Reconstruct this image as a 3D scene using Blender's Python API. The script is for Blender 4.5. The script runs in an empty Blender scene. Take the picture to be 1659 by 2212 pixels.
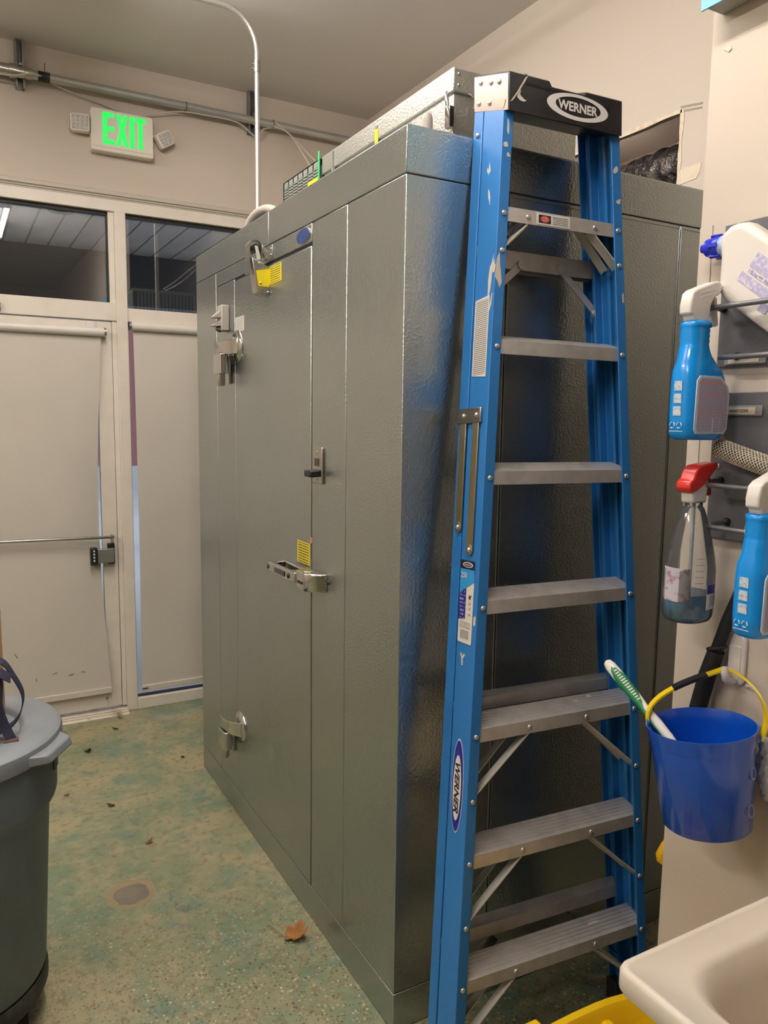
import bpy, bmesh, math, random
from mathutils import Vector, Matrix
random.seed(7)
sc = bpy.context.scene
col = sc.collection
R = math.radians

# ------------------------------------------------------------------ camera
YAW, PITCH, ROLL, FPX = 0.506775, -0.121663, 0.0134425, 1669.27
cam = bpy.data.cameras.new('camera')
cam.sensor_fit = 'HORIZONTAL'; cam.sensor_width = 36.0
cam.lens = FPX * 36.0 / 1659.0
cam.clip_start = 0.05; cam.clip_end = 200
camo = bpy.data.objects.new('camera', cam); col.objects.link(camo)
_f = Vector((math.cos(PITCH)*math.sin(YAW), math.cos(PITCH)*math.cos(YAW), math.sin(PITCH)))
_r0 = Vector((math.cos(YAW), -math.sin(YAW), 0)); _u0 = _r0.cross(_f)
_r = _r0*math.cos(ROLL) + _u0*math.sin(ROLL); _u = -_r0*math.sin(ROLL) + _u0*math.cos(ROLL)
camo.matrix_world = Matrix(((_r.x, _u.x, -_f.x, -0.94993), (_r.y, _u.y, -_f.y, -1.62633), (_r.z, _u.z, -_f.z, 1.63324), (0, 0, 0, 1)))
sc.camera = camo

# ------------------------------------------------------------------ world: dusk sky
w = bpy.data.worlds.new('world'); sc.world = w; w.use_nodes = True
bg = w.node_tree.nodes['Background']
bg.inputs[0].default_value = (0.66, 0.73, 0.87, 1); bg.inputs[1].default_value = 0.9

sc.view_settings.view_transform = 'Standard'
sc.view_settings.look = 'None'
sc.view_settings.gamma = 1.0
sc.view_settings.use_curve_mapping = False
sc.view_settings.exposure = 1.12
sc.cycles.max_bounces = 6; sc.cycles.diffuse_bounces = 3; sc.cycles.glossy_bounces = 3; sc.cycles.transmission_bounces = 2; sc.cycles.transparent_max_bounces = 10
sc.cycles.use_light_tree = False; sc.cycles.adaptive_threshold = 0.03; sc.cycles.adaptive_min_samples = 16; sc.cycles.sample_clamp_indirect = 3.0; sc.cycles.blur_glossy = 1.0; sc.cycles.caustics_reflective = False; sc.cycles.caustics_refractive = False
LAMP = 34.0                     # radiance of the fluorescent diffusers
LAMP_COL = (1.0, 0.915, 0.85)

# ------------------------------------------------------------------ mesh helpers
class MB:
    def __init__(s): s.v = []; s.f = []
    def mark(s): return len(s.v)
    def xf(s, i0, m):
        for i in range(i0, len(s.v)): s.v[i] = tuple(m @ Vector(s.v[i]))
        return s
    def box(s, x0, x1, y0, y1, z0, z1, m=None):
        b = len(s.v)
        s.v += [(x0,y0,z0),(x1,y0,z0),(x1,y1,z0),(x0,y1,z0),(x0,y0,z1),(x1,y0,z1),(x1,y1,z1),(x0,y1,z1)]
        s.f += [tuple(b+i for i in q) for q in ((0,3,2,1),(4,5,6,7),(0,1,5,4),(1,2,6,5),(2,3,7,6),(3,0,4,7))]
        if m is not None: s.xf(b, m)
        return s
    def loft(s, rings, cap=True, closed=True):
        b = len(s.v); n = len(rings[0])
        for r in rings: s.v += [tuple(p) for p in r]
        for i in range(len(rings)-1):
            for j in range(n if closed else n-1):
                k = (j+1) % n
                s.f.append((b+i*n+j, b+i*n+k, b+(i+1)*n+k, b+(i+1)*n+j))
        if cap:
            s.f.append(tuple(b+j for j in range(n)))
            s.f.append(tuple(b+(len(rings)-1)*n+j for j in range(n)))
        return s
    def prism(s, poly, axis, a, b):
        if axis == 'x': g = lambda t: [(t, p[0], p[1]) for p in poly]
        elif axis == 'y': g = lambda t: [(p[0], t, p[1]) for p in poly]
        else: g = lambda t: [(p[0], p[1], t) for p in poly]
        return s.loft([g(a), g(b)])
    def lathe(s, prof, n=24, c=(0,0,0), m=None, cap=True):
        b = len(s.v)
        rings = [[(r*math.cos(2*math.pi*j/n), r*math.sin(2*math.pi*j/n), z) for j in range(n)] for r, z in prof]
        s.loft(rings, cap)
        t = Matrix.Translation(c)
        s.xf(b, t if m is None else m)
        return s
    def tube(s, pts, r, n=10, cap=True):
        pts = [Vector(p) for p in pts]
        rs = r if isinstance(r, (list, tuple)) else [r]*len(pts)
        rings = []; up = None
        for i, p in enumerate(pts):
            t = (pts[min(i+1, len(pts)-1)] - pts[max(i-1, 0)]).normalized()
            if up is None:
                up = Vector((0,0,1)) if abs(t.z) < .9 else Vector((0,1,0))
            a = (up - t*up.dot(t)).normalized(); up = a; c = t.cross(a)
            rings.append([p + (a*math.cos(2*math.pi*j/n) + c*math.sin(2*math.pi*j/n))*rs[i] for j in range(n)])
        return s.loft(rings, cap)
    def strap(s, pts, wid, th):
        # flat band along pts: wid = band width vector(s), th = thickness
        pts = [Vector(p) for p in pts]; rings = []
        ws = wid if isinstance(wid, list) else [wid]*len(pts)
        for i, p in enumerate(pts):
            t = (pts[min(i+1, len(pts)-1)] - pts[max(i-1, 0)]).normalized()
            wv = Vector(ws[i]); nv = t.cross(wv).normalized()*th*.5; wv = wv*.5
            rings.append([p-wv-nv, p+wv-nv, p+wv+nv, p-wv+nv])
        return s.loft(rings)
    def dome(s, c, ax, r, h, n=12):
        ax = Vector(ax).normalized(); q = ax.to_track_quat('Z', 'Y').to_matrix().to_4x4()
        prof = [(r, -h*.3), (r, 0), (r*.93, h*.4), (r*.72, h*.75), (r*.4, h*.95), (r*.05, h)]
        return s.lathe(prof, n, m=Matrix.Translation(c) @ q)
    def build(s, name, mat, parent=None, loc=None, rot=None, smooth=None, bevel=0, seg=2):
        me = bpy.data.meshes.new(name); me.from_pydata(s.v, [], s.f); me.validate()
        bm = bmesh.new(); bm.from_mesh(me); bmesh.ops.recalc_face_normals(bm, faces=bm.faces); bm.to_mesh(me); bm.free()
        if mat is not None: me.materials.append(mat)
        if smooth is not None:
            for p in me.polygons: p.use_smooth = True
            if smooth < 179: me.set_sharp_from_angle(angle=R(smooth))
        o = bpy.data.objects.new(name, me); col.objects.link(o)
        if parent is not None: o.parent = parent
        if loc is not None: o.location = loc
        if rot is not None: o.rotation_euler = rot
        if bevel:
            md = o.modifiers.new('bevel', 'BEVEL'); md.width = bevel; md.segments = seg
            md.limit_method = 'ANGLE'; md.angle_limit = R(40); md.harden_normals = False
            if smooth is None:
                for p in me.polygons: p.use_smooth = True
                me.set_sharp_from_angle(angle=R(50))
        return o
def share(src, name, parent, loc=(0,0,0), rot=(0,0,0), scale=(1,1,1)):
    o = bpy.data.objects.new(name, src.data); col.objects.link(o); o.parent = parent
    o.location = loc; o.rotation_euler = rot; o.scale = scale
    for md in src.modifiers:
        m2 = o.modifiers.new(md.name, md.type)
        if md.type == 'BEVEL': m2.width = md.width; m2.segments = md.segments; m2.limit_method = md.limit_method; m2.angle_limit = md.angle_limit
    return o
def tag(o, label, cat, group=None):
    o['label'] = label; o['category'] = cat
    if group: o['group'] = group
    return o
def thing(name, label, cat, loc=(0,0,0), rot=(0,0,0), group=None):
    o = bpy.data.objects.new(name, None); o.empty_display_size = .05; col.objects.link(o)
    o.location = loc; o.rotation_euler = rot
    return tag(o, label, cat, group)
def struct(o, label=None):
    o['kind'] = 'structure'
    if label: o['label'] = label
    return o
def frame(origin, right, up):
    r = Vector(right).normalized(); u = Vector(up); u = (u - r*u.dot(r)).normalized(); n = r.cross(u)
    return Matrix(((r.x,u.x,n.x,origin[0]),(r.y,u.y,n.y,origin[1]),(r.z,u.z,n.z,origin[2]),(0,0,0,1)))
_dg = None
def text_mb(body, height, m, extrude=.0004, offset=0.0, shear=0.0, width=None):
    cu = bpy.data.curves.new('text', 'FONT'); cu.body = body; cu.size = 1.0; cu.align_x = 'CENTER'; cu.align_y = 'CENTER'
    cu.extrude = 0.0; cu.offset = offset; cu.shear = shear; cu.resolution_u = 3
    o = bpy.data.objects.new('text', cu); col.objects.link(o)
    bpy.context.view_layer.update()
    me = bpy.data.meshes.new_from_object(o.evaluated_get(bpy.context.evaluated_depsgraph_get()))
    vs = [v.co.copy() for v in me.vertices]; fs = [tuple(p.vertices) for p in me.polygons]
    bpy.data.objects.remove(o); bpy.data.curves.remove(cu); bpy.data.meshes.remove(me)
    x0 = min(v.x for v in vs); x1 = max(v.x for v in vs); y0 = min(v.y for v in vs); y1 = max(v.y for v in vs)
    sy = height/(y1-y0); sx = sy if width is None else width/(x1-x0)
    b = MB(); b.v = [((v.x-(x0+x1)/2)*sx, (v.y-(y0+y1)/2)*sy, extrude) for v in vs]; b.f = fs
    b.xf(0, m); return b
def ellipse(cx, cy, a, b, n=40): return [(cx+a*math.cos(2*math.pi*i/n), cy+b*math.sin(2*math.pi*i/n)) for i in range(n)]
def plate(mb, poly, m, th):
    b = mb.mark(); mb.prism(poly, 'z', 0, th); mb.xf(b, m); return mb
def rrect(x0, x1, y0, y1, r, k=4):
    pts = []
    for cx, cy, a0 in ((x1-r,y1-r,0),(x0+r,y1-r,90),(x0+r,y0+r,180),(x1-r,y0+r,270)):
        for i in range(k+1):
            a = R(a0+90*i/k); pts.append((cx+r*math.cos(a), cy+r*math.sin(a)))
    return pts

# ------------------------------------------------------------------ materials
def nt(name):
    m = bpy.data.materials.new(name); m.use_nodes = True
    return m, m.node_tree.nodes, m.node_tree.links, m.node_tree.nodes['Principled BSDF']
def mix(N, L, fac, a, b, mode='MIX'):
    n = N.new('ShaderNodeMix'); n.data_type = 'RGBA'; n.blend_type = mode
    for s_, v in ((0, fac), (6, a), (7, b)):
        if hasattr(v, 'links'): L.new(v, n.inputs[s_])
        else: n.inputs[s_].default_value = v if s_ == 0 else (*v[:3], 1)
    return n.outputs[2]
def noise(N, L, scale, detail=3, co=None, rough=.55, dist=0):
    n = N.new('ShaderNodeTexNoise'); n.inputs['Scale'].default_value = scale; n.inputs['Detail'].default_value = detail
    n.inputs['Roughness'].default_value = rough; n.inputs['Distortion'].default_value = dist
    if co is not None: L.new(co, n.inputs['Vector'])
    return n.outputs['Fac']
def ramp(N, L, fac, p0, p1, c0=(0,0,0), c1=(1,1,1)):
    n = N.new('ShaderNodeValToRGB'); e = n.color_ramp.elements
    e[0].position = p0; e[1].position = p1; e[0].color = (*c0, 1); e[1].color = (*c1, 1)
    L.new(fac, n.inputs[0]); return n.outputs[0]
def math_(N, L, op, a, b=None, c=None):
    n = N.new('ShaderNodeMath'); n.operation = op
    for i, v in enumerate((a, b, c)):
        if v is None: continue
        if hasattr(v, 'links'): L.new(v, n.inputs[i])
        else: n.inputs[i].default_value = v
    return n.outputs[0]
def bumpn(N, L, P, h, strength, dist):
    n = N.new('ShaderNodeBump'); n.inputs['Strength'].default_value = strength; n.inputs['Distance'].default_value = dist
    L.new(h, n.inputs['Height']); L.new(n.outputs[0], P.inputs['Normal'])
def objco(N): return N.new('ShaderNodeTexCoord').outputs['Object']
def mat(name, c, rough=.5, metal=0.0, var=None, bump=None, coat=0.0, rvar=None, spec=.5):
    m, N, L, P = nt(name)
    P.inputs['Base Color'].default_value = (*c, 1); P.inputs['Roughness'].default_value = rough
    P.inputs['Metallic'].default_value = metal; P.inputs['Coat Weight'].default_value = coat
    P.inputs['Specular IOR Level'].default_value = spec
    if var or bump or rvar: co = objco(N)
    if var:   # (scale, c2, lo, hi)
        f = ramp(N, L, noise(N, L, var[0], 2, co), var[2], var[3]); L.new(mix(N, L, f, c, var[1]), P.inputs['Base Color'])
    if rvar:
        f = noise(N, L, rvar[0], 3, co); n = N.new('ShaderNodeMapRange'); n.inputs[3].default_value = rvar[1]; n.inputs[4].default_value = rvar[2]
        L.new(f, n.inputs[0]); L.new(n.outputs[0], P.inputs['Roughness'])
    if bump: bumpn(N, L, P, noise(N, L, bump[0], 3, co), bump[1], bump[2])
    return m
def mat_emit(name, c, s):
    m, N, L, P = nt(name); P.inputs['Base Color'].default_value = (.02,.02,.02, 1)
    P.inputs['Emission Color'].default_value = (*c, 1); P.inputs['Emission Strength'].default_value = s
    return m
def mat_print(name, paper, ink, down, across, n=12, words=26, rough=.45, cover=.5, margin=.07, ink2=None):
    # rows of illegible small print on a label, in the label's own box coordinates
    m, N, L, P = nt(name); P.inputs['Roughness'].default_value = rough
    g = N.new('ShaderNodeTexCoord').outputs['Generated']; s = N.new('ShaderNodeSeparateXYZ'); L.new(g, s.inputs[0])
    d = s.outputs[down]; a = s.outputs[across]
    row = math_(N, L, 'MULTIPLY', d, float(n)); fr = math_(N, L, 'FRACT', row); fl = math_(N, L, 'FLOOR', row)
    line = math_(N, L, 'COMPARE', fr, .5, .27)
    cv = N.new('ShaderNodeCombineXYZ'); L.new(math_(N, L, 'MULTIPLY', a, float(words)), cv.inputs[0]); L.new(math_(N, L, 'MULTIPLY', fl, 7.3), cv.inputs[1])
    wn = noise(N, L, 1.0, 2, cv.outputs[0]); word = math_(N, L, 'GREATER_THAN', wn, 1-cover-.02)
    mg = math_(N, L, 'COMPARE', a, .5, .5-margin); mg2 = math_(N, L, 'COMPARE', d, .5, .5-margin*.6)
    k = math_(N, L, 'MULTIPLY', math_(N, L, 'MULTIPLY', line, word), math_(N, L, 'MULTIPLY', mg, mg2))
    inkc = ink
    if ink2:
        cv2 = N.new('ShaderNodeCombineXYZ'); L.new(math_(N, L, 'MULTIPLY', fl, .37), cv2.inputs[1])
        inkc = mix(N, L, math_(N, L, 'GREATER_THAN', noise(N, L, 3.0, 1, cv2.outputs[0]), .55), ink, ink2)
    L.new(mix(N, L, math_(N, L, 'MULTIPLY', k, .85), paper, inkc), P.inputs['Base Color'])
    return m
def mat_clear(name, tint=(1,1,1), gloss=.10, rough=.02, haze=0.0):
    # thin clear sheet: lets light through, mirrors a little, more at grazing angles
    m = bpy.data.materials.new(name); m.use_nodes = True; N = m.node_tree.nodes; L = m.node_tree.links; N.clear()
    o = N.new('ShaderNodeOutputMaterial'); t = N.new('ShaderNodeBsdfTransparent'); t.inputs[0].default_value = (*tint, 1)
    g = N.new('ShaderNodeBsdfGlossy'); g.inputs['Roughness'].default_value = rough
    lw = N.new('ShaderNodeFresnel'); lw.inputs[0].default_value = 1.5
    f = math_(N, L, 'ADD', math_(N, L, 'MULTIPLY', lw.outputs[0], 1.0), gloss)
    ms = N.new('ShaderNodeMixShader'); L.new(f, ms.inputs[0]); L.new(t.outputs[0], ms.inputs[1]); L.new(g.outputs[0], ms.inputs[2]); 
    if haze:
        df = N.new('ShaderNodeBsdfDiffuse'); df.inputs[0].default_value = (.62,.62,.60,1); m2 = N.new('ShaderNodeMixShader'); m2.inputs[0].default_value = haze
        L.new(ms.outputs[0], m2.inputs[1]); L.new(df.outputs[0], m2.inputs[2]); L.new(m2.outputs[0], o.inputs[0])
    else: L.new(ms.outputs[0], o.inputs[0])
    return m

PAINT = mat('wall_paint', (.65,.57,.48), .75)
CEIL = mat('ceiling_paint', (.80,.765,.725), .9)
FRAMEW = mat('cream_frame_paint', (.86,.79,.69), .42, var=(9,(.80,.73,.63),.45,.75))
TRIMP = mat('trim_paint', (.58,.53,.45), .5)
GLASS = mat_clear('window_glass', (.93,.95,.95), .10, .0)
BLACK = mat('black_plastic', (.012,.012,.014), .42)
RUBBER = mat('black_rubber', (.018,.018,.018), .7)
CHROME = mat('chrome', (.62,.62,.60), .13, 1.0)
STEEL = mat('brushed_steel', (.50,.49,.46), .30, 1.0, rvar=(60,.22,.4))
GALV = mat('galvanised_steel', (.48,.49,.48), .38, .9, var=(30,(.40,.41,.40),.4,.65))
WHITEP = mat('white_plastic', (.80,.76,.70), .38)
YELLOWL = mat('yellow_sticker', (.85,.68,.02), .45)

def mat_stucco(name, c, rough):
    m, N, L, P = nt(name); co = objco(N)
    P.inputs['Metallic'].default_value = .92
    big = noise(N, L, 1.7, 2, co); L.new(mix(N, L, ramp(N, L, big, .3, .7), c, tuple(x*.92 for x in c)), P.inputs['Base Color'])
    n = N.new('ShaderNodeMapRange'); n.inputs[3].default_value = rough-.04; n.inputs[4].default_value = rough+.06
    L.new(big, n.inputs[0]); L.new(n.outputs[0], P.inputs['Roughness'])
    h = noise(N, L, 150, 1, co, .5, 0)
    bumpn(N, L, P, h, .55, .002)
    return m
COOL = mat_stucco('stucco_galvalume', (.445,.48,.465), .29)
UNITM = mat_stucco('stucco_unit', (.62,.62,.57), .42)

def mat_floor():
    m, N, L, P = nt('stained_concrete'); co = objco(N)
    n1 = noise(N, L, 1.6, 6, co, .6, .4); n2 = noise(N, L, 4.5, 5, co, .65, .3); n3 = noise(N, L, 14, 4, co, .6)
    c = mix(N, L, ramp(N, L, n1, .40, .58), (.185,.25,.155), (.40,.36,.21))
    c = mix(N, L, ramp(N, L, n2, .48, .68), c, (.155,.26,.19))
    c = mix(N, L, ramp(N, L, n3, .5, .75), c, (.41,.35,.215))
    c = mix(N, L, math_(N, L, 'MULTIPLY', ramp(N, L, noise(N, L, 35, 3, co), .52, .70), .70), c, (.205,.16,.09))
    # exposed aggregate, thicker towards the ladder end of the floor
    sp = N.new('ShaderNodeSeparateXYZ'); L.new(co, sp.inputs[0])
    near = N.new('ShaderNodeMapRange'); near.inputs[1].default_value = 1.35; near.inputs[2].default_value = .55
    L.new(math_(N, L, 'ADD', sp.outputs[1], math_(N, L, 'MULTIPLY', n1, .5)), near.inputs[0])
    for sca, thr, cc, seed in ((70, .30, (.52,.45,.29), 0.0), (55, .24, (.10,.07,.04), 3.1), (110, .34, (.14,.10,.055), 7.7), (38, .15, (.72,.68,.50), 5.2), (85, .30, (.30,.20,.09), 2.2)):
        v = N.new('ShaderNodeTexVoronoi'); v.inputs['Scale'].default_value = sca
        a = N.new('ShaderNodeVectorMath'); a.operation = 'ADD'; a.inputs[1].default_value = (seed, seed*2, 0); L.new(co, a.inputs[0]); L.new(a.outputs[0], v.inputs['Vector'])
        sel = N.new('ShaderNodeSeparateColor'); L.new(v.outputs['Color'], sel.inputs[0])
        k = math_(N, L, 'MULTIPLY', math_(N, L, 'LESS_THAN', v.outputs['Distance'], thr), math_(N, L, 'GREATER_THAN', sel.outputs[0], .60))
        c = mix(N, L, math_(N, L, 'MULTIPLY', math_(N, L, 'MULTIPLY', k, near.outputs[0]), .8), c, cc)
    # hairline cracks
    v = N.new('ShaderNodeTexVoronoi'); v.feature = 'DISTANCE_TO_EDGE'; v.inputs['Scale'].default_value = .9
    a = N.new('ShaderNodeVectorMath'); a.operation = 'ADD'; nn = N.new('ShaderNodeTexNoise'); nn.inputs['Scale'].default_value = 3.0; nn.inputs['Detail'].default_value = 5
    L.new(co, nn.inputs['Vector']); sc_ = N.new('ShaderNodeVectorMath'); sc_.operation = 'SCALE'; sc_.inputs[3].default_value = .45
    L.new(nn.outputs['Color'], sc_.inputs[0]); L.new(co, a.inputs[0]); L.new(sc_.outputs[0], a.inputs[1]); L.new(a.outputs[0], v.inputs['Vector'])
    c = mix(N, L, math_(N, L, 'MULTIPLY', math_(N, L, 'LESS_THAN', v.outputs['Distance'], .0022), math_(N, L, 'MULTIPLY', ramp(N, L, n2, .45, .6), .55)), c, (.12,.10,.07))
    L.new(c, P.inputs['Base Color'])
    mr = N.new('ShaderNodeMapRange'); mr.inputs[3].default_value = .34; mr.inputs[4].default_value = .62; L.new(n2, mr.inputs[0]); L.new(mr.outputs[0], P.inputs['Roughness'])
    bumpn(N, L, P, noise(N, L, 60, 4, co), .12, .002)
    return m
FLOOR = mat_floor()

# ================================================================== THE ROOM
YB = 2.6736; XR = 1.2925; HC = 3.39; XP = .42; YE = -.492
XL = -4.6; YF = -5.2
fl = struct(MB().box(XL-.2, XR+.2, YF-.2, YB+.16, -.12, 0).build('floor', FLOOR), 'green and tan stained concrete floor with worn aggregate')
struct(MB().box(XL-.2, XR+1.4, YF-.2, YB+.16, HC, HC+.1).build('ceiling', CEIL), 'flat beige-grey painted ceiling')
# window wall: band above the storefront, piers at both sides
wb = MB(); wb.box(XL, XR+.1, YB, YB+.15, 2.722, HC); wb.box(XL, -1.2, YB, YB+.15, 0, 2.722); wb.box(1.0, XR+.1, YB, YB+.15, 0, 2.722)
struct(wb.build('wall_back', PAINT), 'beige wall above the glazed exit door')
struct(MB().box(XL-.15, XL, YF, YB+.15, 0, HC).build('wall_left', PAINT), 'beige side wall of the room')
struct(MB().box(XL, XR, YF-.15, YF, 0, HC).build('wall_front', PAINT), 'beige wall behind the viewer')
# right wall with a rough opening cut through the plasterboard above the cooler
HY0, HY1, HZ0, HZ1 = .342, 1.05, 2.36, 2.692
wr = MB(); x0, x1 = XR, XR+.016
def _ring(xa, xb):
    wr.box(xa, xb, YF, HY0, 0, HC); wr.box(xa, xb, HY1, YB, 0, HC); wr.box(xa, xb, HY0, HY1, 0, HZ0); wr.box(xa, xb, HY0, HY1, HZ1, HC)
_ring(XR, XR+.016)
wrr = struct(wr.build('wall_right', PAINT), 'bright beige wall behind the cooler with a cut opening')
RAW = mat('raw_plasterboard', (.78,.68,.52), .9, var=(40,(.62,.50,.36),.5,.8), bump=(90,.4,.004))
hm = MB()
def rough_edge(p0, p1, wdt, n, axis):
    pass
# raw cut edges of the board (slightly ragged)
def ragged(a, b, fixed, horiz, wd):
    pts1 = []; pts2 = []; n = 14
    for i in range(n+1):
        t = a+(b-a)*i/n; j = random.uniform(-.003, .003)
        pts1.append((t, fixed+j)); pts2.append((t, fixed+wd+random.uniform(-.002,.002)))
    poly = pts1+pts2[::-1]
    if not horiz: poly = [(q, p) for p, q in poly]
    return poly
for poly in (ragged(HY0-.004, HY1, HZ1-.004, True, .014), ragged(HZ0, HZ1+.006, HY0-.012, False, .014)):
    hm.prism(poly, 'x', XR-.0025, XR+.02)
hm.build('cut_edge', RAW, wrr)
# torn paper beside the opening, and a taped joint
tp = MB(); tp.prism([(.244,2.500),(.250,2.468),(.262,2.452),(.335,2.447),(.338,2.478),(.332,2.497),(.318,2.503),(.30,2.499)], 'x', XR-.002, XR+.001); tp.build('torn_paper', mat('torn_board_paper', (.80,.70,.55), .9, var=(60,(.70,.58,.42),.55,.75)), wrr)
tj = MB()
for dz in (0, .014): tj.prism([(.345,2.697+dz),(.255,2.681+dz),(.255,2.675+dz),(.345,2.690+dz)], 'x', XR-.0015, XR+.001)
tj.build('tape_joint', mat('joint_tape', (.36,.32,.27), .8), wrr)
# cavity seen through the opening
CAV = mat('cavity_board', (.62,.55,.50), .85)
cv = MB(); cv.box(XR+.9, XR+.95, -.4, 1.6, 1.9, HC); cv.box(XR+.016, XR+.9, 1.55, 1.6, 1.9, HC); cv.box(XR+.016, XR+.9, -.4, -.35, 1.9, HC); cv.box(XR+.016, XR+.9, -.35, 1.55, 1.9, 1.95); cv.box(XR+.016, XR+.9, -.35, 1.55, 2.98, 3.02)
struct(cv.build('wall_cavity', CAV), 'dim space behind the cut opening')
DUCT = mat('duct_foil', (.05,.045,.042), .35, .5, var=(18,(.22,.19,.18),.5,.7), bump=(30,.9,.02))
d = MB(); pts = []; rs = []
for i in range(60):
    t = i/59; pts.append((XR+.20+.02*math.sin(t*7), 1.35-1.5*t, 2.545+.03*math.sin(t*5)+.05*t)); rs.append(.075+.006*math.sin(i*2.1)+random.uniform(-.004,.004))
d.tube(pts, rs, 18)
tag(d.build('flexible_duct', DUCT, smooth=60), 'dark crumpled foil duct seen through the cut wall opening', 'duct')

# partition with the cleaning rack
pa = struct(MB().box(XP, XP+.11, YF, YE, 0, HC).build('wall_partition', PAINT), 'beige partition that carries the cleaning racks')
struct(MB().box(XP-.0025, XP+.001, YE-.030, YE, 1.25, 2.03).build('trim_1', PAINT), 'narrow corner strip on the partition end')
dn = MB(); dn.prism([(-.522,2.365),(-.530,2.372),(-.537,2.366),(-.540,2.360),(-.533,2.356),(-.527,2.361)], 'x', XP-.002, XP+.001); dn.build('wall_chip', RAW, pa)

# crown trim
def prof_trim():
    return [(0,2.722),(-.012,2.722),(-.012,2.728),(-.018,2.730),(-.020,2.738),(-.030,2.741),(-.030,2.748),(-.024,2.751),(-.024,2.758),(-.014,2.765),(0,2.768)]
tm = MB(); tm.prism([(YB+p[0], p[1]) for p in prof_trim()], 'x', XL, XR); struct(tm.build('trim_2', TRIMP), 'stepped moulding above the storefront frame')
struct(MB().box(-1.2, 1.0, YB-.012, YB+.08, 2.664, 2.722).build('trim_3', FRAMEW, bevel=.003), 'cream head of the storefront frame')
ml = MB(); ml.box(-.18, -.124, YB-.018, YB+.08, 0, 2.664); ml.box(-.204, -.18, YB-.004, YB+.07, .03, 2.114)
struct(ml.build('trim_4', FRAMEW, bevel=.003), 'cream upright between door and sidelight')
struct(MB().box(-1.2, -1.125, YB-.012, YB+.08, 0, 2.664).build('trim_5', FRAMEW, bevel=.003), 'cream jamb on the far side of the door')
th = MB(); th.prism([(YB-.07,0),(YB-.06,.010),(YB-.045,.010),(YB-.04,.015),(YB-.025,.015),(YB-.02,.022),(YB+.09,.022),(YB+.09,0)], 'x', -1.125, -.18); struct(th.build('trim_6', mat('threshold_metal', (.62,.56,.46), .5, .3, var=(12,(.35,.30,.22),.5,.7))), 'worn grooved door threshold')
struct(MB().box(.95, 1.0, YB-.012, YB+.08, 0, 2.664).build('trim_7', FRAMEW, bevel=.003), 'cream end jamb of the storefront')
def pane(parent, x0, x1, z0, z1, y=YB+.035):
    return MB().box(x0, x1, y, y+.006, z0, z1).build('glass_pane', GLASS, parent)
GASK = mat('glazing_gasket', (.015,.015,.016), .6)
def window(name, lab, x0, x1, z0, z1, bars, gx0, gx1, gz0, gz1):
    b = MB()
    for q in bars: b.box(*q)
    o = struct(b.build(name, FRAMEW, bevel=.0025), lab)
    pane(o, gx0, gx1, gz0, gz1)
    g = MB(); t = .009; ya, yb = YB+.012, YB+.045
    g.box(gx0, gx1, ya, yb, gz1-t*1.8, gz1); g.box(gx0, gx1, ya, yb, gz0, gz0+t*.5); g.box(gx0, gx0+t*.6, ya, yb, gz0, gz1); g.box(gx1-t*.6, gx1, ya, yb, gz0, gz1)
    g.build('gasket', GASK, o); return o
window('window_1', 'dark transom window above the exit door', 0,0,0,0, [(-1.125,-.18,YB-.012,YB+.08,2.114,2.206),(-.209,-.18,YB,YB+.07,2.206,2.664)], -1.125, -.209, 2.206, 2.664)
window('window_2', 'dark transom window beside the cooler', 0,0,0,0, [(-.124,.95,YB-.012,YB+.08,2.114,2.184)], -.124, .95, 2.184, 2.664)
window('window_3', 'sidelight pane behind the roller shade', 0,0,0,0, [(-.124,.95,YB-.020,YB+.08,0,.062)], -.124, .95, .062, 2.114)
# faded stick-on letters/bubbles left on the transom glass are only ghost rings
# door leaf
dl = MB(); D0, D1 = -1.12, -.206
dl.box(D1-.075, D1, YB-.002, YB+.045, .035, 2.108); dl.box(D0, D0+.075, YB-.002, YB+.045, .035, 2.108)
dl.box(D0+.075, D1-.075, YB-.002, YB+.045, 2.03, 2.108); dl.box(D0+.075, D1-.075, YB-.002, YB+.045, .035, .20)
door = struct(dl.build('door_1', FRAMEW, bevel=.0025), 'cream framed glass exit door with a push bar')
pane(door, D0+.075, D1-.075, .20, 2.03, YB+.02)
pb = MB(); pb.tube([(-.236,YB-.002,.985),(-.236,YB-.05,.985),(-.240,YB-.058,.985),(-.250,YB-.062,.985),(-.70,YB-.062,.992),(-1.08,YB-.062,.998)], .0085, 10); pb.build('push_bar', STEEL, door, smooth=60)
lk = MB(); lk.box(-.318, -.232, YB-.050, YB-.030, .845, .922); lk.build('lock_plate', mat('lock_grey', (.30,.29,.27), .45, .6), door, bevel=.004)
lb = MB(); lb.box(-.352, -.318, YB-.056, YB-.020, .838, .930); lb.box(-.262,-.226,YB-.03,YB-.002,.835,.945); lb.build('lock_body', BLACK, door, bevel=.004)
ld = MB()
for i in range(4): ld.box(-.340, -.331, YB-.0575, YB-.0555, .858+i*.017, .868+i*.017)
ld.build('lock_digits', mat('white_ink', (.75,.75,.72), .5), door)
MB().box(-.335,-.29,YB-.022,YB-.002,2.062,2.10).build('door_catch', WHITEP, door, bevel=.004)
MB().box(-.76,-.722,YB-.03,YB-.012,2.122,2.165).build('closer_plate', CHROME, door, bevel=.006)
dk = MB(); dk.dome((-.285, YB-.002, .085), (0,-1,0), .008, .004); dk.build('bolt_head', STEEL, door)

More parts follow.
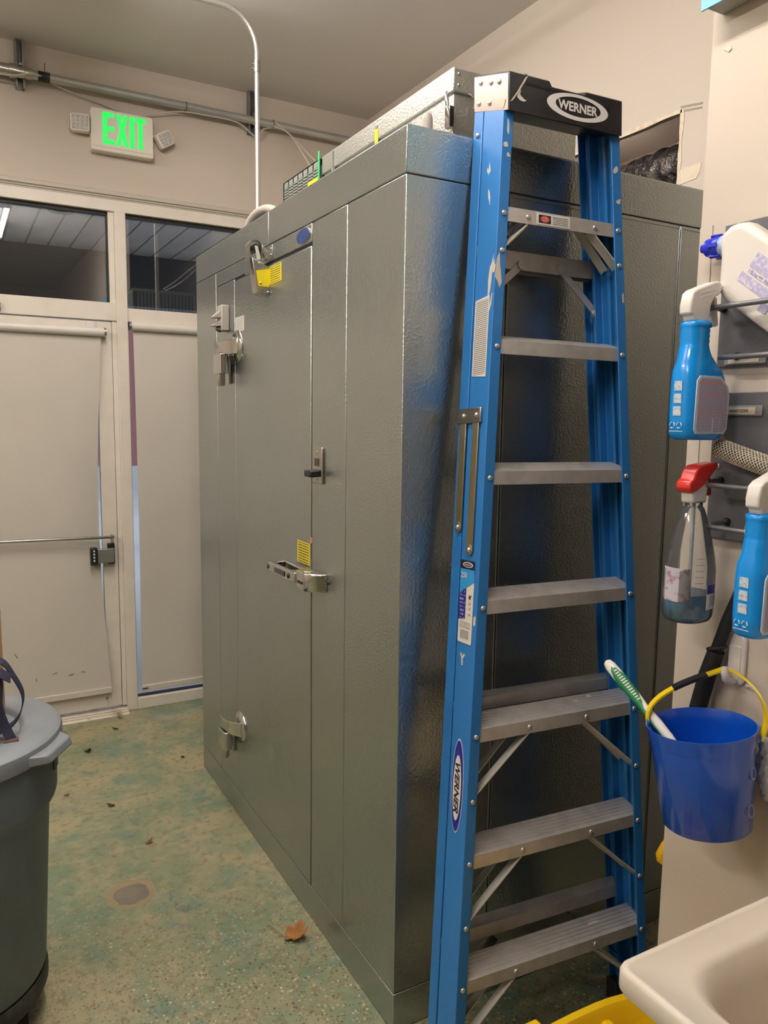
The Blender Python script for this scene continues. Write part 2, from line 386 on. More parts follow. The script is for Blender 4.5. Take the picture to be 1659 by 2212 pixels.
# roller shades
SHADE = mat('roller_shade_fabric', (.70,.65,.57), .85, var=(2.2,(.66,.615,.54),.4,.7))
def shade(name, lab, xl, xr, zt, zb, left_curl, right_curl, y):
    t = thing(name, lab, 'roller shade', ((xl+xr)/2, y, zb)); ox, oz = (xl+xr)/2, zb
    b = MB(); b.tube([(xl-ox-.012,0,zt-oz),(xr-ox+.012,0,zt-oz)], .022, 20); b.build('roller_tube', WHITEP, t, smooth=50)
    for xa in (xr-ox+.012, xl-ox-.022): MB().tube([(xa,0,zt-oz),(xa+.010,0,zt-oz)], .024, 16).build('end_bracket', STEEL, t, smooth=50)
    n, k = 24, 16; ring = []
    for i in range(n+1):
        v = i/n; z = (zt-.02-oz)*(1-v) + .03*v; e = math.sin(math.pi*v)
        row = []
        for j in range(k+1):
            u = j/k; x = (xl-ox+left_curl*e*.6)*(1-u) + (xr-ox-right_curl*e*.6)*u
            yy = .012 - .02*e*(left_curl>0)*max(0,1-u*5)*.8 + .02*e*(right_curl>0)*max(0,(u-.82)*5.5)**1.6
            row.append((x, yy, z))
        ring.append(row)
    g = MB(); b0 = 0
    for r_ in ring: g.v += r_
    for r_ in ring: g.v += [(p[0], p[1]+.0012, p[2]) for p in r_]
    m_ = (n+1)*(k+1)
    for i in range(n):
        for j in range(k):
            a = i*(k+1)+j; g.f.append((a, a+1, a+k+2, a+k+1)); g.f.append((m_+a, m_+a+k+1, m_+a+k+2, m_+a+1))
    g.build('shade_fabric', SHADE, t, smooth=80)
    g = MB(); g.box(xl-ox, xr-ox, .002, .020, .0, .032); g.build('bottom_bar', mat('shade_bar', (.72,.67,.58), .5), t, bevel=.003)
    return t
s1 = shade('roller_shade', 'pale roller shade covering the glass of the exit door', -1.07, -.262, 2.050, .122, 0, .062, YB-.035)
s2 = shade('roller_shade', 'pale roller shade on the sidelight next to the cooler', -.098, .90, 2.092, .098, .004, 0, YB-.02)
MB().box(-.498, -.468, .0005, .0018, .012, .018).build('bar_end_slot', BLACK, s2)

SCUF = mat('scuff_grey', (.22,.20,.18), .8)
for x, z, w_, h_, a_ in ((.030,.128,.004,.020,.1),(-.06,.27,.003,.03,.5),(.20,.132,.03,.003,.15),(.26,.138,.02,.002,-.2),(.12,.15,.025,.002,.3)):
    c_, s_ = math.cos(a_), math.sin(a_)
    MB().prism([(x+p*c_-q*s_, z+p*s_+q*c_) for p, q in ((-w_/2,-h_/2),(w_/2,-h_/2),(w_/2*.6,h_/2),(-w_/2*.6,h_/2))], 'y', .0095, .0115).build('scuff_mark', SCUF, s1)
# ------------------------------------------------------------------ outdoors
struct(MB().box(-9, 12, YB+.15, 40, -.14, -.02).build('ground', mat('pale_paving', (.55,.55,.56), .8, var=(.7,(.42,.43,.46),.4,.7))), 'pale paving outside the door')
cn = thing('porch_canopy', 'grey boarded porch ceiling seen through the transom glass', 'canopy', (0, 3.9, 2.9))
PLANK = mat('soffit_board', (.36,.325,.285), .6, var=(3,(.28,.255,.225),.4,.7))
p0 = None
for i in range(34):
    x = -3.2 + i*.155 - 0
    if p0 is None: p0 = MB().box(0,.145,-1.06,1.05,0,.02).build('soffit_board', PLANK, cn, loc=(x,0,0), bevel=.004)
    else: share(p0, 'soffit_board', cn, (x,0,0))
MB().box(-3.3, 2.3, -1.07, 1.06, .02, .05).build('roof_deck', PLANK, cn)
MB().box(-3.3, 2.3, 1.05, 1.25, -.40, .05).build('beam', mat('beam_paint', (.045,.042,.042), .6), cn)
MB().lathe([(.075,.0),(.075,-.012),(.058,-.012),(.055,.002)], 24, (-.30,-.12,0)).build('recessed_light', mat('can_light_trim', (.10,.10,.10), .5), cn, smooth=40)
for x in (-3.1, 2.1): MB().box(x-.07, x+.07, 1.08, 1.22, -2.92, -.40).build('post', mat('post_paint_%d' % (x>0), (.10,.09,.09), .6), cn)
bl = thing('neighbour_building', 'reddish building across the paving outside', 'building', (0, 16, 0))
MB().box(-9, 9, 0, 4, .5, 4.2).build('wall', mat('red_siding', (.30,.12,.11), .7), bl)
MB().box(-9.05, 9.05, -.04, 4, -.02, .5).build('base_course', mat('base_pale', (.5,.5,.5), .7), bl)
MB().box(-9.3, 9.3, -.3, 4.3, 4.2, 4.5).build('roof', mat('roof_dark', (.05,.05,.055), .7), bl)
for i in range(5): MB().box(-7.6+i*3.4, -6.0+i*3.4, -.03, .02, 1.2, 2.9).build('window', mat('pane_far%d' % i, (.10,.12,.15), .1), bl)

# ------------------------------------------------------------------ ceiling lights
DIFF = mat_emit('fluorescent_diffuser', LAMP_COL, LAMP)
HOUS = mat('light_housing', (.75,.74,.70), .4)
def ceiling_light(x, y, lab):
    t = thing('ceiling_light', lab, 'light', (x, y, HC-.05), group=None)
    for sy in (-.4, .4): MB().box(-.015,.015,sy-.015,sy+.015,0,.05).build('mount', HOUS, t)
    MB().box(-.030,.030,-.62,.62,-.050,0).build('housing', HOUS, t, bevel=.004)
    for sx in (-1, 1):
        b = MB(); b.tube([(sx*.052,-.60,-.085),(sx*.052,.60,-.085)], .019, 10); b.build('fluorescent_tube', DIFF, t)
    for sy in (-1, 1): MB().box(-.075,.075,sy*.612-.010,sy*.612+.010,-.110,-.045).build('lamp_holder', HOUS, t, bevel=.003)
    return t
ceiling_light(-.42, 1.05, 'long fluorescent ceiling light nearest the exit door')
ceiling_light(-.55, -.55, 'long fluorescent ceiling light mirrored in the transom glass')
ceiling_light(-3.0, .98, 'unseen fluorescent ceiling light added for fill, level with the cooler door')  # this far row is unseen, put in for general fill
ceiling_light(-3.0, -1.2, 'unseen fluorescent ceiling light added for fill in the middle of the room')
b = MB(); b.lathe([(.012,.07),(.014,.05),(.030,.03),(.034,.0),(.026,-.024),(.004,-.034)], 16, (XR+.45,1.25,2.80)); tag(b.build('added_bulb', mat_emit('added_bulb_glow', (1,.86,.72), 14), smooth=60), 'unseen bulb added to brighten the space behind the cut wall opening', 'added bulb')  # out of view, added with its cord to brighten the cavity
MB().tube([(XR+.45,1.25,2.86),(XR+.45,1.25,2.98)], .008, 8).build('added_bulb_cord', BLACK, bpy.data.objects['added_bulb'])

# ================================================================== EXIT SIGN
ES = thing('exit_sign', 'lit green EXIT sign with twin emergency lamp heads on the wall', 'exit sign', (-.134, YB, 2.94))
SIGNP = mat('sign_housing', (.86,.80,.70), .45)
b = MB(); b.prism(rrect(-.152,.152,0,.202,.012), 'y', -.058, -.0); b.build('housing', SIGNP, ES, bevel=.004)
b = MB(); b.box(-.146,.146,-.0588,-.0575,.0195,.0205); b.build('panel_seam', mat('seam_brown', (.30,.27,.22), .7), ES)  # seam drawn as a thin darker strip
GRN = mat_emit('exit_green', (.0,1.0,.10), .50); GRN.cycles.emission_sampling = 'NONE'
def sgn(poly, mb): mb.prism([(u-.1525, v) for u, v in poly], 'y', -.0605, -.0575)
lt = MB(); t_ = .022; z0, z1 = .036, .187
sgn([(.056,z0),(.114,z0),(.114,z0+t_),(.078,z0+t_),(.078,.100),(.112,.100),(.112,.122),(.078,.122),(.078,z1-t_),(.112,z1-t_),(.112,z1),(.056,z1)], lt)
xm = (z0+z1)/2
sgn([(.120,z0),(.142,z0),(.1505,xm-.030),(.159,z0),(.181,z0),(.1625,xm),(.178,z1),(.157,z1),(.1505,xm+.030),(.144,z1),(.123,z1),(.1385,xm)], lt)
sgn([(.187,z0),(.210,z0),(.210,z1),(.187,z1)], lt)
sgn([(.229,z0),(.251,z0),(.251,z1-t_),(.266,z1-t_),(.266,z1),(.215,z1),(.215,z1-t_),(.229,z1-t_)], lt)
lt.build('exit_letters', GRN, ES, bevel=.002)
LENS = mat('lamp_lens', (.62,.59,.55), .2, .1, bump=(120,.9,.006))
def lamp_head(cx, cz, rz, tilt, w2, h2):
    m = Matrix.Translation((cx, -.045, cz)) @ Matrix.Rotation(rz, 4, 'Z') @ Matrix.Rotation(tilt, 4, 'Y')
    b = MB(); b.prism(rrect(-w2,w2,-h2,h2,.011), 'y', -.012, .028); b.xf(0, m); h = b.build('lamp_head', SIGNP, ES, bevel=.003)
    b = MB(); b.prism(rrect(-w2+.006,w2-.006,-h2+.006,h2-.006,.008), 'y', -.0135, -.010); b.xf(0, m); b.build('lens', LENS, h)
    g = MB()
    for i in range(4):
        for j in range(4): g.dome((-w2+.014+i*(2*w2-.028)/3, -.0135, -h2+.014+j*(2*h2-.028)/3), (0,-1,0), .0065, .004, 8)
    g.xf(0, m); g.build('lens_facets', LENS, h)
    b = MB(); b.tube([(cx, -.03, cz), ((-.15 if cx < 0 else .15), -.03, cz+.012)], .008, 8); b.build('lamp_arm', SIGNP, ES, smooth=60)
lamp_head(-.200, .118, R(-12), R(0), .045, .041)
lamp_head(.214, .112, R(10), R(-32), .042, .036)

# ================================================================== CONDUITS ON THE BACK WALL
EMT = mat('emt_conduit', (.56,.57,.55), .36, .6, var=(8,(.48,.49,.47),.4,.7))
ct = thing('wall_conduit', 'thick grey metal conduit running along the back wall above the exit sign', 'conduit', (0, YB, 3.17))
yc = -.056; zc = .063
b = MB(); b.tube([(-1.9,yc,zc),(-.70,yc,zc),(.185,yc,zc),(XR-.005,yc,zc-.004)], .0205, 16); b.build('pipe', EMT, ct, smooth=60)
b = MB(); b.tube([(-1.9,yc,zc),(-.585,yc,zc),(-.58,yc,zc)], .027, 16); b.tube([(-.645,yc,zc),(-.615,yc,zc)], .032, 16); b.tube([(-.575,yc,zc),(-.545,yc,zc)], .0245, 16); b.build('coupling', mat('coupling_metal', (.52,.50,.45), .28, .9), ct, smooth=50)
b = MB(); b.tube([(-.520,yc,zc),(-.468,yc,zc)], .0235, 16); b.build('tape_wrap', BLACK, ct, smooth=50)
b = MB(); b.box(-.492,-.489,yc-.026,yc-.022,zc-.03,zc+.055); b.build('tie_tail', BLACK, ct)
STRUT = mat('strut_steel', (.30,.31,.30), .5, .7, var=(14,(.22,.22,.22),.4,.7))
for x in (-.596, .558):
    b = MB(); b.prism([(x-.019,-.041),(x-.019,0),(x+.019,0),(x+.019,-.041),(x+.012,-.041),(x+.012,-.036),(x+.016,-.036),(x+.016,-.004),(x-.016,-.004),(x-.016,-.036),(x-.012,-.036),(x-.012,-.041)], 'z', 0, .218); b.build('strut_bracket', STRUT, ct)
    b = MB(); b.tube([(x,yc-.004,zc+.024),(x,yc-.025,zc),(x,yc-.004,zc-.024)], .005, 6); b.box(x-.006,x+.006,yc-.03,yc-.01,zc+.022,zc+.032); b.build('clamp', GALV, ct)
for x in (.186, .668):
    b = MB(); b.tube([(x,yc,zc),(x+.006,yc,zc)], .0225, 16); b.build('cable_tie', mat('tie_%d' % (x>.5), (.16,.15,.14), .5), ct, smooth=50)
CABLE = mat('white_cable', (.62,.57,.49), .5)
def hang(name, lab, pts, r=.004):
    P_ = [Vector(p) for p in pts]; out = []
    for i in range(len(P_)-1):
        a, b_, c, d_ = P_[max(i-1,0)], P_[i], P_[i+1], P_[min(i+2,len(P_)-1)]
        for k in range(6):
            t = k/6
            out.append(.5*((2*b_)+(c-a)*t+(2*a-5*b_+4*c-d_)*t*t+(3*b_-a-3*c+d_)*t**3))
    out.append(P_[-1]); m = MB(); m.tube(out, r, 8)
    return tag(m.build(name, CABLE, smooth=80), lab, 'cable')
YCB = YB-.03
hang('white_cable', 'thin white cable drooping under the wall conduit by the exit sign', [(-1.4,YB-.075,3.24),(-.9,YB-.085,3.20),(-.66,YB-.09,3.196),(-.53,YB-.082,3.228),(-.40,YB-.03,3.205),(-.22,YB-.02,3.175),(-.08,YB-.02,3.150),(.04,YB-.03,3.175),(.16,YB-.045,3.205),(.3,YB-.06,3.208),(.47,YB-.055,3.205),(.575,YB-.045,3.155),(.62,YB-.05,3.20),(.668,YB-.056,3.213)])
hang('white_cable', 'thin white cable dropping from the conduit tie, nearer the window', [(.668,YB-.08,3.214),(.70,YB-.25,3.12),(.66,2.0,2.80),(.50,1.5,2.60),(.42,1.26,2.53)])
hang('white_cable', 'thin white cable dropping from the conduit tie, further from the window', [(.672,YB-.084,3.236),(.72,YB-.2,3.14),(.70,2.0,2.84),(.55,1.4,2.60),(.44,1.10,2.53)])
# thin conduit from the ceiling down onto the cooler roof
cc = MB(); pts = [(-1.6,1.74,3.335),(-.135,1.74,3.335),(.12,1.74,3.335)]
for i in range(1, 9):
    a = i/8*math.pi/2; pts.append((.12+.144*math.sin(a), 1.74, 3.335-.155*(1-math.cos(a))))
pts += [(.264,1.74,2.9),(.264,1.74,2.312)]
tc = thing('ceiling_conduit', 'thin bright metal conduit bending from the ceiling down to the cooler roof', 'conduit', (.264,1.74,2.31))
cc.tube(pts, .0115, 12); cc.xf(0, Matrix.Translation((-.264,-1.74,-2.31))); cc.build('pipe', mat('bright_emt', (.62,.60,.56), .33, .8), tc, smooth=70)
b = MB(); b.tube([(0,0,.79),(0,0,.84)], .0145, 12); b.box(-.026,-.012,-.003,.003,.80,.806); b.box(-.026,-.012,-.003,.003,.82,.826); b.build('coupling', GALV, tc, smooth=50)
for x in (-.30, -.9): MB().box(x-.264-.012, x-.264+.012, -.016, .016, 1.012, HC-2.31).build('pipe_strap', GALV, tc)

# ================================================================== WALK-IN COOLER
W, H, HS, HB, LX = 1.792, 2.31, 2.2005, .1102, 1.272
CO = thing('walk_in_cooler', 'grey embossed metal walk-in cooler with a hinged door, in the middle of the room', 'walk-in cooler')
g = .0016; T = .045
CORE = mat('core_dark_grey', (.16,.16,.15), .5, .6)  # dark grey core that shows in the panel gaps
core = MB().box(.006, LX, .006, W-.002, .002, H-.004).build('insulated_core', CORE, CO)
def panel_x(name, y0, y1, z0, z1, par=CO, m=COOL, x=0.0):       # on the door side
    return MB().box(x, x+T, y0+g, y1-g, z0+g, z1-g).build(name, m, par, bevel=.0022)
def panel_y(name, x0, x1, z0, z1):                             # on the side with the ladder
    return MB().box(x0+g, x1-g, 0, T, z0+g, z1-g).build(name, COOL, CO, bevel=.0022)
def corner(name, z0, z1, yl, xl):                              # folded corner panel, no seam on the edge
    b = MB(); b.prism([(0,0),(xl-g,0),(xl-g,T),(T,T),(T,yl-g),(0,yl-g)], 'z', z0+g, z1-g); return b.build(name, COOL, CO, bevel=.0022)
S1, S2 = .309, 1.504; DY0, DY1, DZ1 = .548, 1.269, 2.1405
corner('header_panel', HS, H, .9055, LX)
panel_x('header_panel', .9055, W, HS, H)
corner('base_channel', 0, HB, W, LX)
corner('corner_panel', HB, HS, S1, .2997)
panel_x('frame_panel', S1, DY0-.005, HB, HS)
panel_x('frame_panel', DY0-.003, S2, DZ1+.004, HS)
panel_x('frame_panel', DY1+.001, S2, HB, DZ1+.004)
panel_x('end_panel', S2, W, HB, HS)
panel_y('side_panel', .2997, .9265, HB, HS)
panel_y('side_panel', .9265, LX, HB, HS)
MB().box(.02, LX, W-.02, W, .002, H-.002).build('back_panel', COOL, CO)
MB().box(.003, LX, .003, W, H-.003, H+.001).build('roof_panel', COOL, CO)
# raised beads along the joints of the side with the ladder
bd = MB()
for x in (.2997, .9265): bd.box(x-.005, x-.002, -.0022, .002, HB+.004, HS-.008); bd.box(x+.002, x+.005, -.0022, .002, HB+.004, HS-.008)
bd.box(.31, .92, -.0022, .002, HS-.012, HS-.008); bd.box(.937, LX-.01, -.0022, .002, HS-.012, HS-.008)
bd.build('joint_bead', COOL, CO, bevel=.001)
# door gap seal
b = MB(); b.box(.0025, .02, DY0-.010, DY0+.003, HB+.004, DZ1+.006); b.box(.004, .02, DY0, DY1, DZ1-.004, DZ1+.007); b.build('door_gasket', RUBBER, CO)
DO = MB().box(-.001, T, DY0+.0005, DY1-.0008, HB+.003, DZ1-.006).build('door', COOL, CO, bevel=.003)
# --- things fixed to the door
def sticker_x(name, y0, y1, z0, z1, m, x=-.0008, par=DO, th=.0008):
    return MB().box(x-th, x, y0, y1, z0, z1).build(name, m, par)
YPRINT = mat_print('yellow_warning_print', (.86,.70,.02), (.05,.05,.03), 2, 1, 8, 14, cover=.62)
sticker_x('warning_label', .786, .8945, 2.070, 2.128, YPRINT, -.001)
sticker_x('warning_label', .553, .652, 1.172, 1.240, YPRINT, -.001)
sticker_x('notice_label', 1.160, 1.256, 1.945, 1.998, mat_print('white_notice_print', (.80,.77,.70), (.25,.25,.25), 2, 1, 9, 18, cover=.6), -.001)
# closer: housing on the door, roller arm and bracket on the frame
b = MB(); b.prism([(0,2.038),(-.030,2.037),(-.043,2.043),(-.053,2.10),(-.062,2.155),(-.001,2.130)], 'y', .897, .945); b.build('closer_housing', STEEL, DO, bevel=.003)
b = MB(); b.prism([(-.0015,2.063),(-.0015,2.122),(-.048,2.112),(-.040,2.063)], 'y', .8960, .8968); b.build('warning_label', YPRINT, DO)
b = MB()
for x, z in ((-.036,2.137),(-.032,2.073),(-.006,2.045)): b.dome((x,.8965,z), (0,-1,0), .0048, .003)
b.build('closer_screws', CHROME, DO, smooth=60)
pts = []
for i in range(13):
    a = R(180*i/12); pts.append((-.048-.021*math.cos(a), .918, 2.185+.021*math.sin(a)+.006))
b = MB(); b.strap([(-.070,.918,2.10)]+pts+[(-.026,.918,2.155)], (0,.042,0), .003); b.build('closer_loop', STEEL, DO, smooth=50)
b = MB(); b.tube([(-.046,.900,2.186),(-.046,.936,2.186)], .013, 16); b.build('closer_roller', BLACK, DO, smooth=40)
b = MB(); b.prism([(-.051,2.192),(-.041,2.192),(-.034,2.165),(-.030,2.150),(-.044,2.146),(-.046,2.168)], 'y', .896, .902); b.build('closer_arm', WHITEP, DO, bevel=.001)
b = MB(); b.prism([(0,2.152),(-.012,2.152),(-.026,2.178),(-.024,2.198),(0,2.176)], 'y', .90, .93); b.box(-.003,0,.865,.93,2.150,2.196); b.build('closer_bracket', STEEL, CO, bevel=.002)
b = MB(); b.dome((-.003,.876,2.183),(-1,0,0),.004,.003); b.dome((-.003,.876,2.164),(-1,0,0),.004,.003); b.build('bracket_screws', CHROME, CO, smooth=60)
MB().prism([(.540,1.246),(.546,1.240),(.551,1.250),(.549,1.262),(.543,1.263)], 'x', -.0018, .002).build('sealant_dab', mat('orange_sealant', (.75,.35,.18), .5), DO)
# oval badge
b = MB(); b.prism(ellipse(.608,2.173,.052,.024), 'x', -.0022, 0); b.build('badge_rim', STEEL, CO)
b = MB(); b.prism(ellipse(.608,2.173,.048,.0215), 'x', -.0030, -.002); b.build('badge', mat('badge_blue', (.02,.05,.22), .3, .3, var=(120,(.06,.10,.32),.45,.6)), CO)
# hinges
def hinge(zc, flip):
    b = MB(); z = zc
    b.lathe([(.060,0),(.060,.004),(.052,.012),(.030,.016)], 28, m=Matrix.Translation((0,1.233,z+.012)) @ Matrix.Rotation(R(-90),4,'Y'))
    # curved strap from the disc out to the barrel
    b.loft([[(-.010,1.193,z+dz),(-.016,1.193,z+dz2),(-.016,1.193,z-.016),(-.010,1.193,z-.022)] for dz, dz2 in ((.040,.040),)] +
           [[(-.030,1.238,z+.034),(-.040,1.233,z+.034),(-.040,1.233,z-.020),(-.030,1.238,z-.022)],
            [(-.046,1.283,z+.030),(-.056,1.280,z+.030),(-.056,1.280,z-.012),(-.046,1.283,z-.012)],
            [(-.050,1.338,z+.034),(-.060,1.338,z+.034),(-.060,1.338,z-.010),(-.050,1.338,z-.010)]])
    b.build('hinge_strap', CHROME, DO, bevel=.002)
    b = MB(); b.prism(rrect(-.066,-.030,1.253,1.340,.012), 'z', z-.090, z-.016); b.build('hinge_barrel', CHROME, DO, bevel=.002)
    b = MB(); b.lathe([(.013,z-.135),(.0155,z-.128),(.0155,z-.088)], 18, (-.047,1.300,0)); b.build('hinge_pin', STEEL, DO, smooth=50)
    b = MB(); b.box(-.012,0,1.313,1.343,z-.125,z-.010); b.box(-.034,-.010,1.290,1.328,z-.085,z-.02); b.build('hinge_plate', STEEL, CO, bevel=.002)
    b = MB()
    for dy, dz in ((-.03,.035),(.0,.05),(.03,.035),(-.02,-.025)): b.dome((-.012,1.233+dy,z+.012+dz*.7),(-1,0,0),.0055,.003)
    b.build('hinge_screws', STEEL, DO, smooth=60)
hinge(1.880, 1); hinge(.390, 1)
# hooded indicator box beside the door
b = MB(); b.box(-.030, 0, 1.335, 1.395, 1.958, 2.055); bx = b.build('indicator_box', mat('indicator_plastic', (.46,.42,.37), .5), CO, bevel=.003)
b = MB()
for z in (2.012, 1.980): b.prism([(-.030,z+.022),(-.058,z-.002),(-.056,z-.006),(-.030,z-.004)], 'y', 1.345, 1.393)
b.build('indicator_hood', mat('indicator_hood', (.42,.38,.33), .55), bx)
b = MB(); b.dome((-.030,1.365,1.965),(-1,0,0),.012,.016); b.build('indicator_knob', mat('knob_dark', (.10,.095,.09), .4), bx, smooth=60)
# switch plate
b = MB(); b.box(-.008, 0, .452, .523, 1.434, 1.543); sp = b.build('switch_plate', STEEL, CO, bevel=.003)
MB().box(-.0092,-.0078,.472,.503,1.487,1.510).build('switch_window', mat('brown_window', (.06,.035,.025), .3), sp)
MB().box(-.040,-.008,.462,.512,1.455,1.475).build('switch_toggle', BLACK, sp, bevel=.004)
b = MB(); b.dome((-.008,.487,1.528),(-1,0,0),.0045,.002); b.dome((-.008,.487,1.444),(-1,0,0),.0045,.002); b.build('plate_screws', CHROME, sp, smooth=60)
# latch handle: base and lever on the door, strike on the frame
b = MB(); b.box(-.014,0,.565,.775,1.125,1.160); b.build('handle_base', CHROME, DO, bevel=.006)
b = MB(); b.prism([(-.014,.735),(-.014,.775),(-.050,.778),(-.064,.760),(-.066,.742),(-.064,.560),(-.060,.535),(-.048,.535),(-.050,.720),(-.030,.735)], 'z', 1.126, 1.158); b.build('handle_lever', CHROME, DO, bevel=.003)
b = MB(); b.box(-.0672,-.0655,.605,.690,1.134,1.149); b.build('lever_inset', mat('inset_dark', (.05,.05,.055), .3), DO)
b = MB(); b.dome((-.066,.748,1.142),(-1,0,0),.0085,.003); b.dome((-.066,.575,1.142),(-1,0,0),.0085,.003); b.build('lever_bolts', mat('bolt_dark', (.03,.03,.03), .35), DO, smooth=60)
b = MB(); b.prism([(0,.560),(-.020,.560),(-.056,.535),(-.058,.470),(-.030,.435),(0,.425)], 'z', 1.112, 1.168); b.build('latch_strike', CHROME, CO, bevel=.004)
b = MB(); b.prism([(-.012,.54),(-.046,.53),(-.048,.49),(-.018,.48)], 'z', 1.1675, 1.1700); b.build('strike_plate', STEEL, CO, bevel=.001)
b = MB(); b.box(-.0595,-.057,.480,.515,1.132,1.140); b.dome((-.004,.412,1.145),(-1,0,0),.006,.004); b.build('strike_slot', BLACK, CO)

# ================================================================== REFRIGERATION UNIT ON THE ROOF
U = thing('refrigeration_unit', 'low embossed metal refrigeration unit on the cooler roof with a slotted end grille', 'refrigeration unit', (.2, .113, H+.0015))
UL, UWX, UZ = 1.164, .43, .207
MB().box(.006,UWX-.006,.008,.80,0.001,.150).build('body', UNITM, U, bevel=.003)
MB().box(0,UWX,0,.806,.148,UZ).build('lid', UNITM, U, bevel=.003)
FAN = mat('fan_housing', (.36,.40,.36), .5, .5)
MB().box(.014,UWX-.004,.826,UL,0.001,UZ-.006).build('fan_box', mat('fan_box_dark', (.03,.03,.03), .6), U)
# slotted grille: real slots between bars
gr = MB(); ys = [.822+.012+i*(UL-.822-.02)/7 for i in range(8)]
for y in ys: gr.box(0,.006,y-.004,y+.004,.0,UZ)
nb = 18
for k in range(nb+1):
    z = UZ-.026-k*.0102
    if z > .003: gr.box(0,.005,.822,UL,z-.0029,z+.0029)
gr.box(0,.008,.822,UL,UZ-.022,UZ); gr.box(0,.010,.822,.838,0,UZ); gr.box(0,.006,UL-.010,UL,0,UZ)
gr.build('grille', FAN, U)
gr2 = MB()
for k in range(16): gr2.box(.03+k*.025,.042+k*.025,UL,UL+.004,.02,UZ-.02)
gr2.box(0,UWX,UL,UL+.006,UZ-.022,UZ); gr2.box(0,UWX,UL,UL+.006,0,.02); gr2.build('end_grille', FAN, U)
MB().box(0,UWX,.822,UL,UZ-.004,UZ).build('fan_lid', FAN, U)
MB().box(-.0012,0,.830,.925,.128,.150).build('yellow_label', YELLOWL, U)
MB().box(-.0015,0,.398,.418,.130,.178).build('yellow_tag', YELLOWL, U)
b = MB(); b.dome((-.001,.408,.186),(-1,0,0),.005,.003); b.dome((-.001,.408,.120),(-1,0,0),.005,.003); b.build('tag_rivet', CHROME, U)
MB().box(-.002,0,.700,.716,.120,.200).build('hasp', GALV, U)
b = MB(); b.tube([(-.010,.690,.135),(-.018,.705,.10),(-.012,.725,.09),(-.004,.72,.11)], .006, 8); b.box(-.008,0,.680,.725,.075,.105); b.build('latch', CHROME, U, smooth=50)
b = MB(); b.prism([(.808,-.0),(.820,-.0),(.820,.215),(.817,.228),(.811,.228),(.808,.215)], 'x', -.010, -.004); b.build('green_strap', mat('green_plastic', (.04,.42,.14), .45), U, bevel=.002)
b = MB(); b.tube([(-.004,.02,.150),(-.012,.012,.140),(-.012,.006,.11),(-.006,.004,.085)], .005, 8); b.box(-.010,.002,-.003,.02,.06,.11); b.build('lid_clip', CHROME, U, smooth=50)
MB().tube([(.05,-.004,.148),(.062,-.012,.135),(.060,-.010,.112)], .003, 6).build('clip_wire', CHROME, U, smooth=50)
b = MB()
for z in (.165,.192): b.dome((.018,0,z),(0,-1,0),.005,.003)
b.build('lid_rivet', CHROME, U)
PVC = mat('grey_pvc', (.42,.38,.34), .5)
b = MB(); b.tube([(-.035,.065,0.002),(-.035,.065,.092),(-.035,.065,.105),(-.035,.066,.111)], [.0145,.0145,.0125,.005], 16); b.tube([(-.028,.100,0.002),(-.030,.098,.045),(-.034,.082,.075)], .008, 10); b.xf(0, Matrix.Translation((.2,.113,H)))
tag(b.build('pipe_stub', PVC, smooth=50), 'capped grey pipe stub standing on the cooler roof edge', 'pipe')
b = MB(); pts = []
for i in range(17):
    a = math.pi*i/16; pts.append((.075+.05*(1-math.cos(a))*.5, 1.225+.115*math.cos(a), H+.012+.075*math.sin(a)))
b.tube(pts, .017, 12)
tag(b.build('hose_loop', PVC, smooth=60), 'grey hose arching over the far end of the cooler roof', 'hose')

# ================================================================== STEPLADDER (folded, leaning on the cooler)
LD = thing('stepladder', 'tall blue fibreglass stepladder with a black top cap leaning folded against the cooler', 'ladder', (.322,-.284,0), (R(-3.646),R(.496),R(-3.485)))
def LW(s): return .2966 - .0605*s
def mat_fibre():
    m, N, L, P = nt('blue_fibreglass'); co = objco(N)
    c = mix(N, L, ramp(N, L, noise(N, L, 3, 3, co), .35, .7), (.020,.175,.50), (.028,.205,.56))
    mp = N.new('ShaderNodeMapping'); mp.inputs['Scale'].default_value = (60,60,6); L.new(co, mp.inputs[0])
    c = mix(N, L, math_(N, L, 'MULTIPLY', ramp(N, L, noise(N, L, 1, 5, mp.outputs[0], .7), .66, .72), .35), c, (.35,.42,.50))
    L.new(c, P.inputs['Base Color']); P.inputs['Roughness'].default_value = .40
    bumpn(N, L, P, noise(N, L, 90, 3, co), .05, .001)
    return m
BLUE = mat_fibre()
ALU = mat('step_aluminium', (.66,.63,.60), .45, .55, var=(18,(.54,.515,.49),.4,.7), rvar=(25,.32,.55))
RIV = mat('rivet_aluminium', (.66,.65,.62), .32, .85)
ZINC = mat('zinc_yellow_steel', (.42,.36,.20), .38, .9, var=(12,(.48,.40,.30),.4,.7))
DW, DR = .083, .128      # web depth of front rail; back of rear rail
def rail(name, side, y0, y1, t, fl, s0, s1, ribs):
    def ring(s):
        dz = lambda y: (max(0,y)*.364+.004 if s == s1 else 0)
        loc = [(0,y0),(0,y1),(-fl,y1),(-fl,y1-t),(-t,y1-t)]
        for ry in ribs: loc += [(-t,ry+.008),(-t-.0025,ry+.004),(-t-.0025,ry-.004),(-t,ry-.008)]
        loc += [(-t,y0+t),(-fl,y0+t),(-fl,y0)]
        return [(side*(LW(s+dz(p[1]))+.016+p[0]), p[1], s+dz(p[1])) for p in loc]
    return MB().loft([ring(s0), ring((s0+s1)/2), ring(s1)]).build(name, BLUE, LD, bevel=.0016)
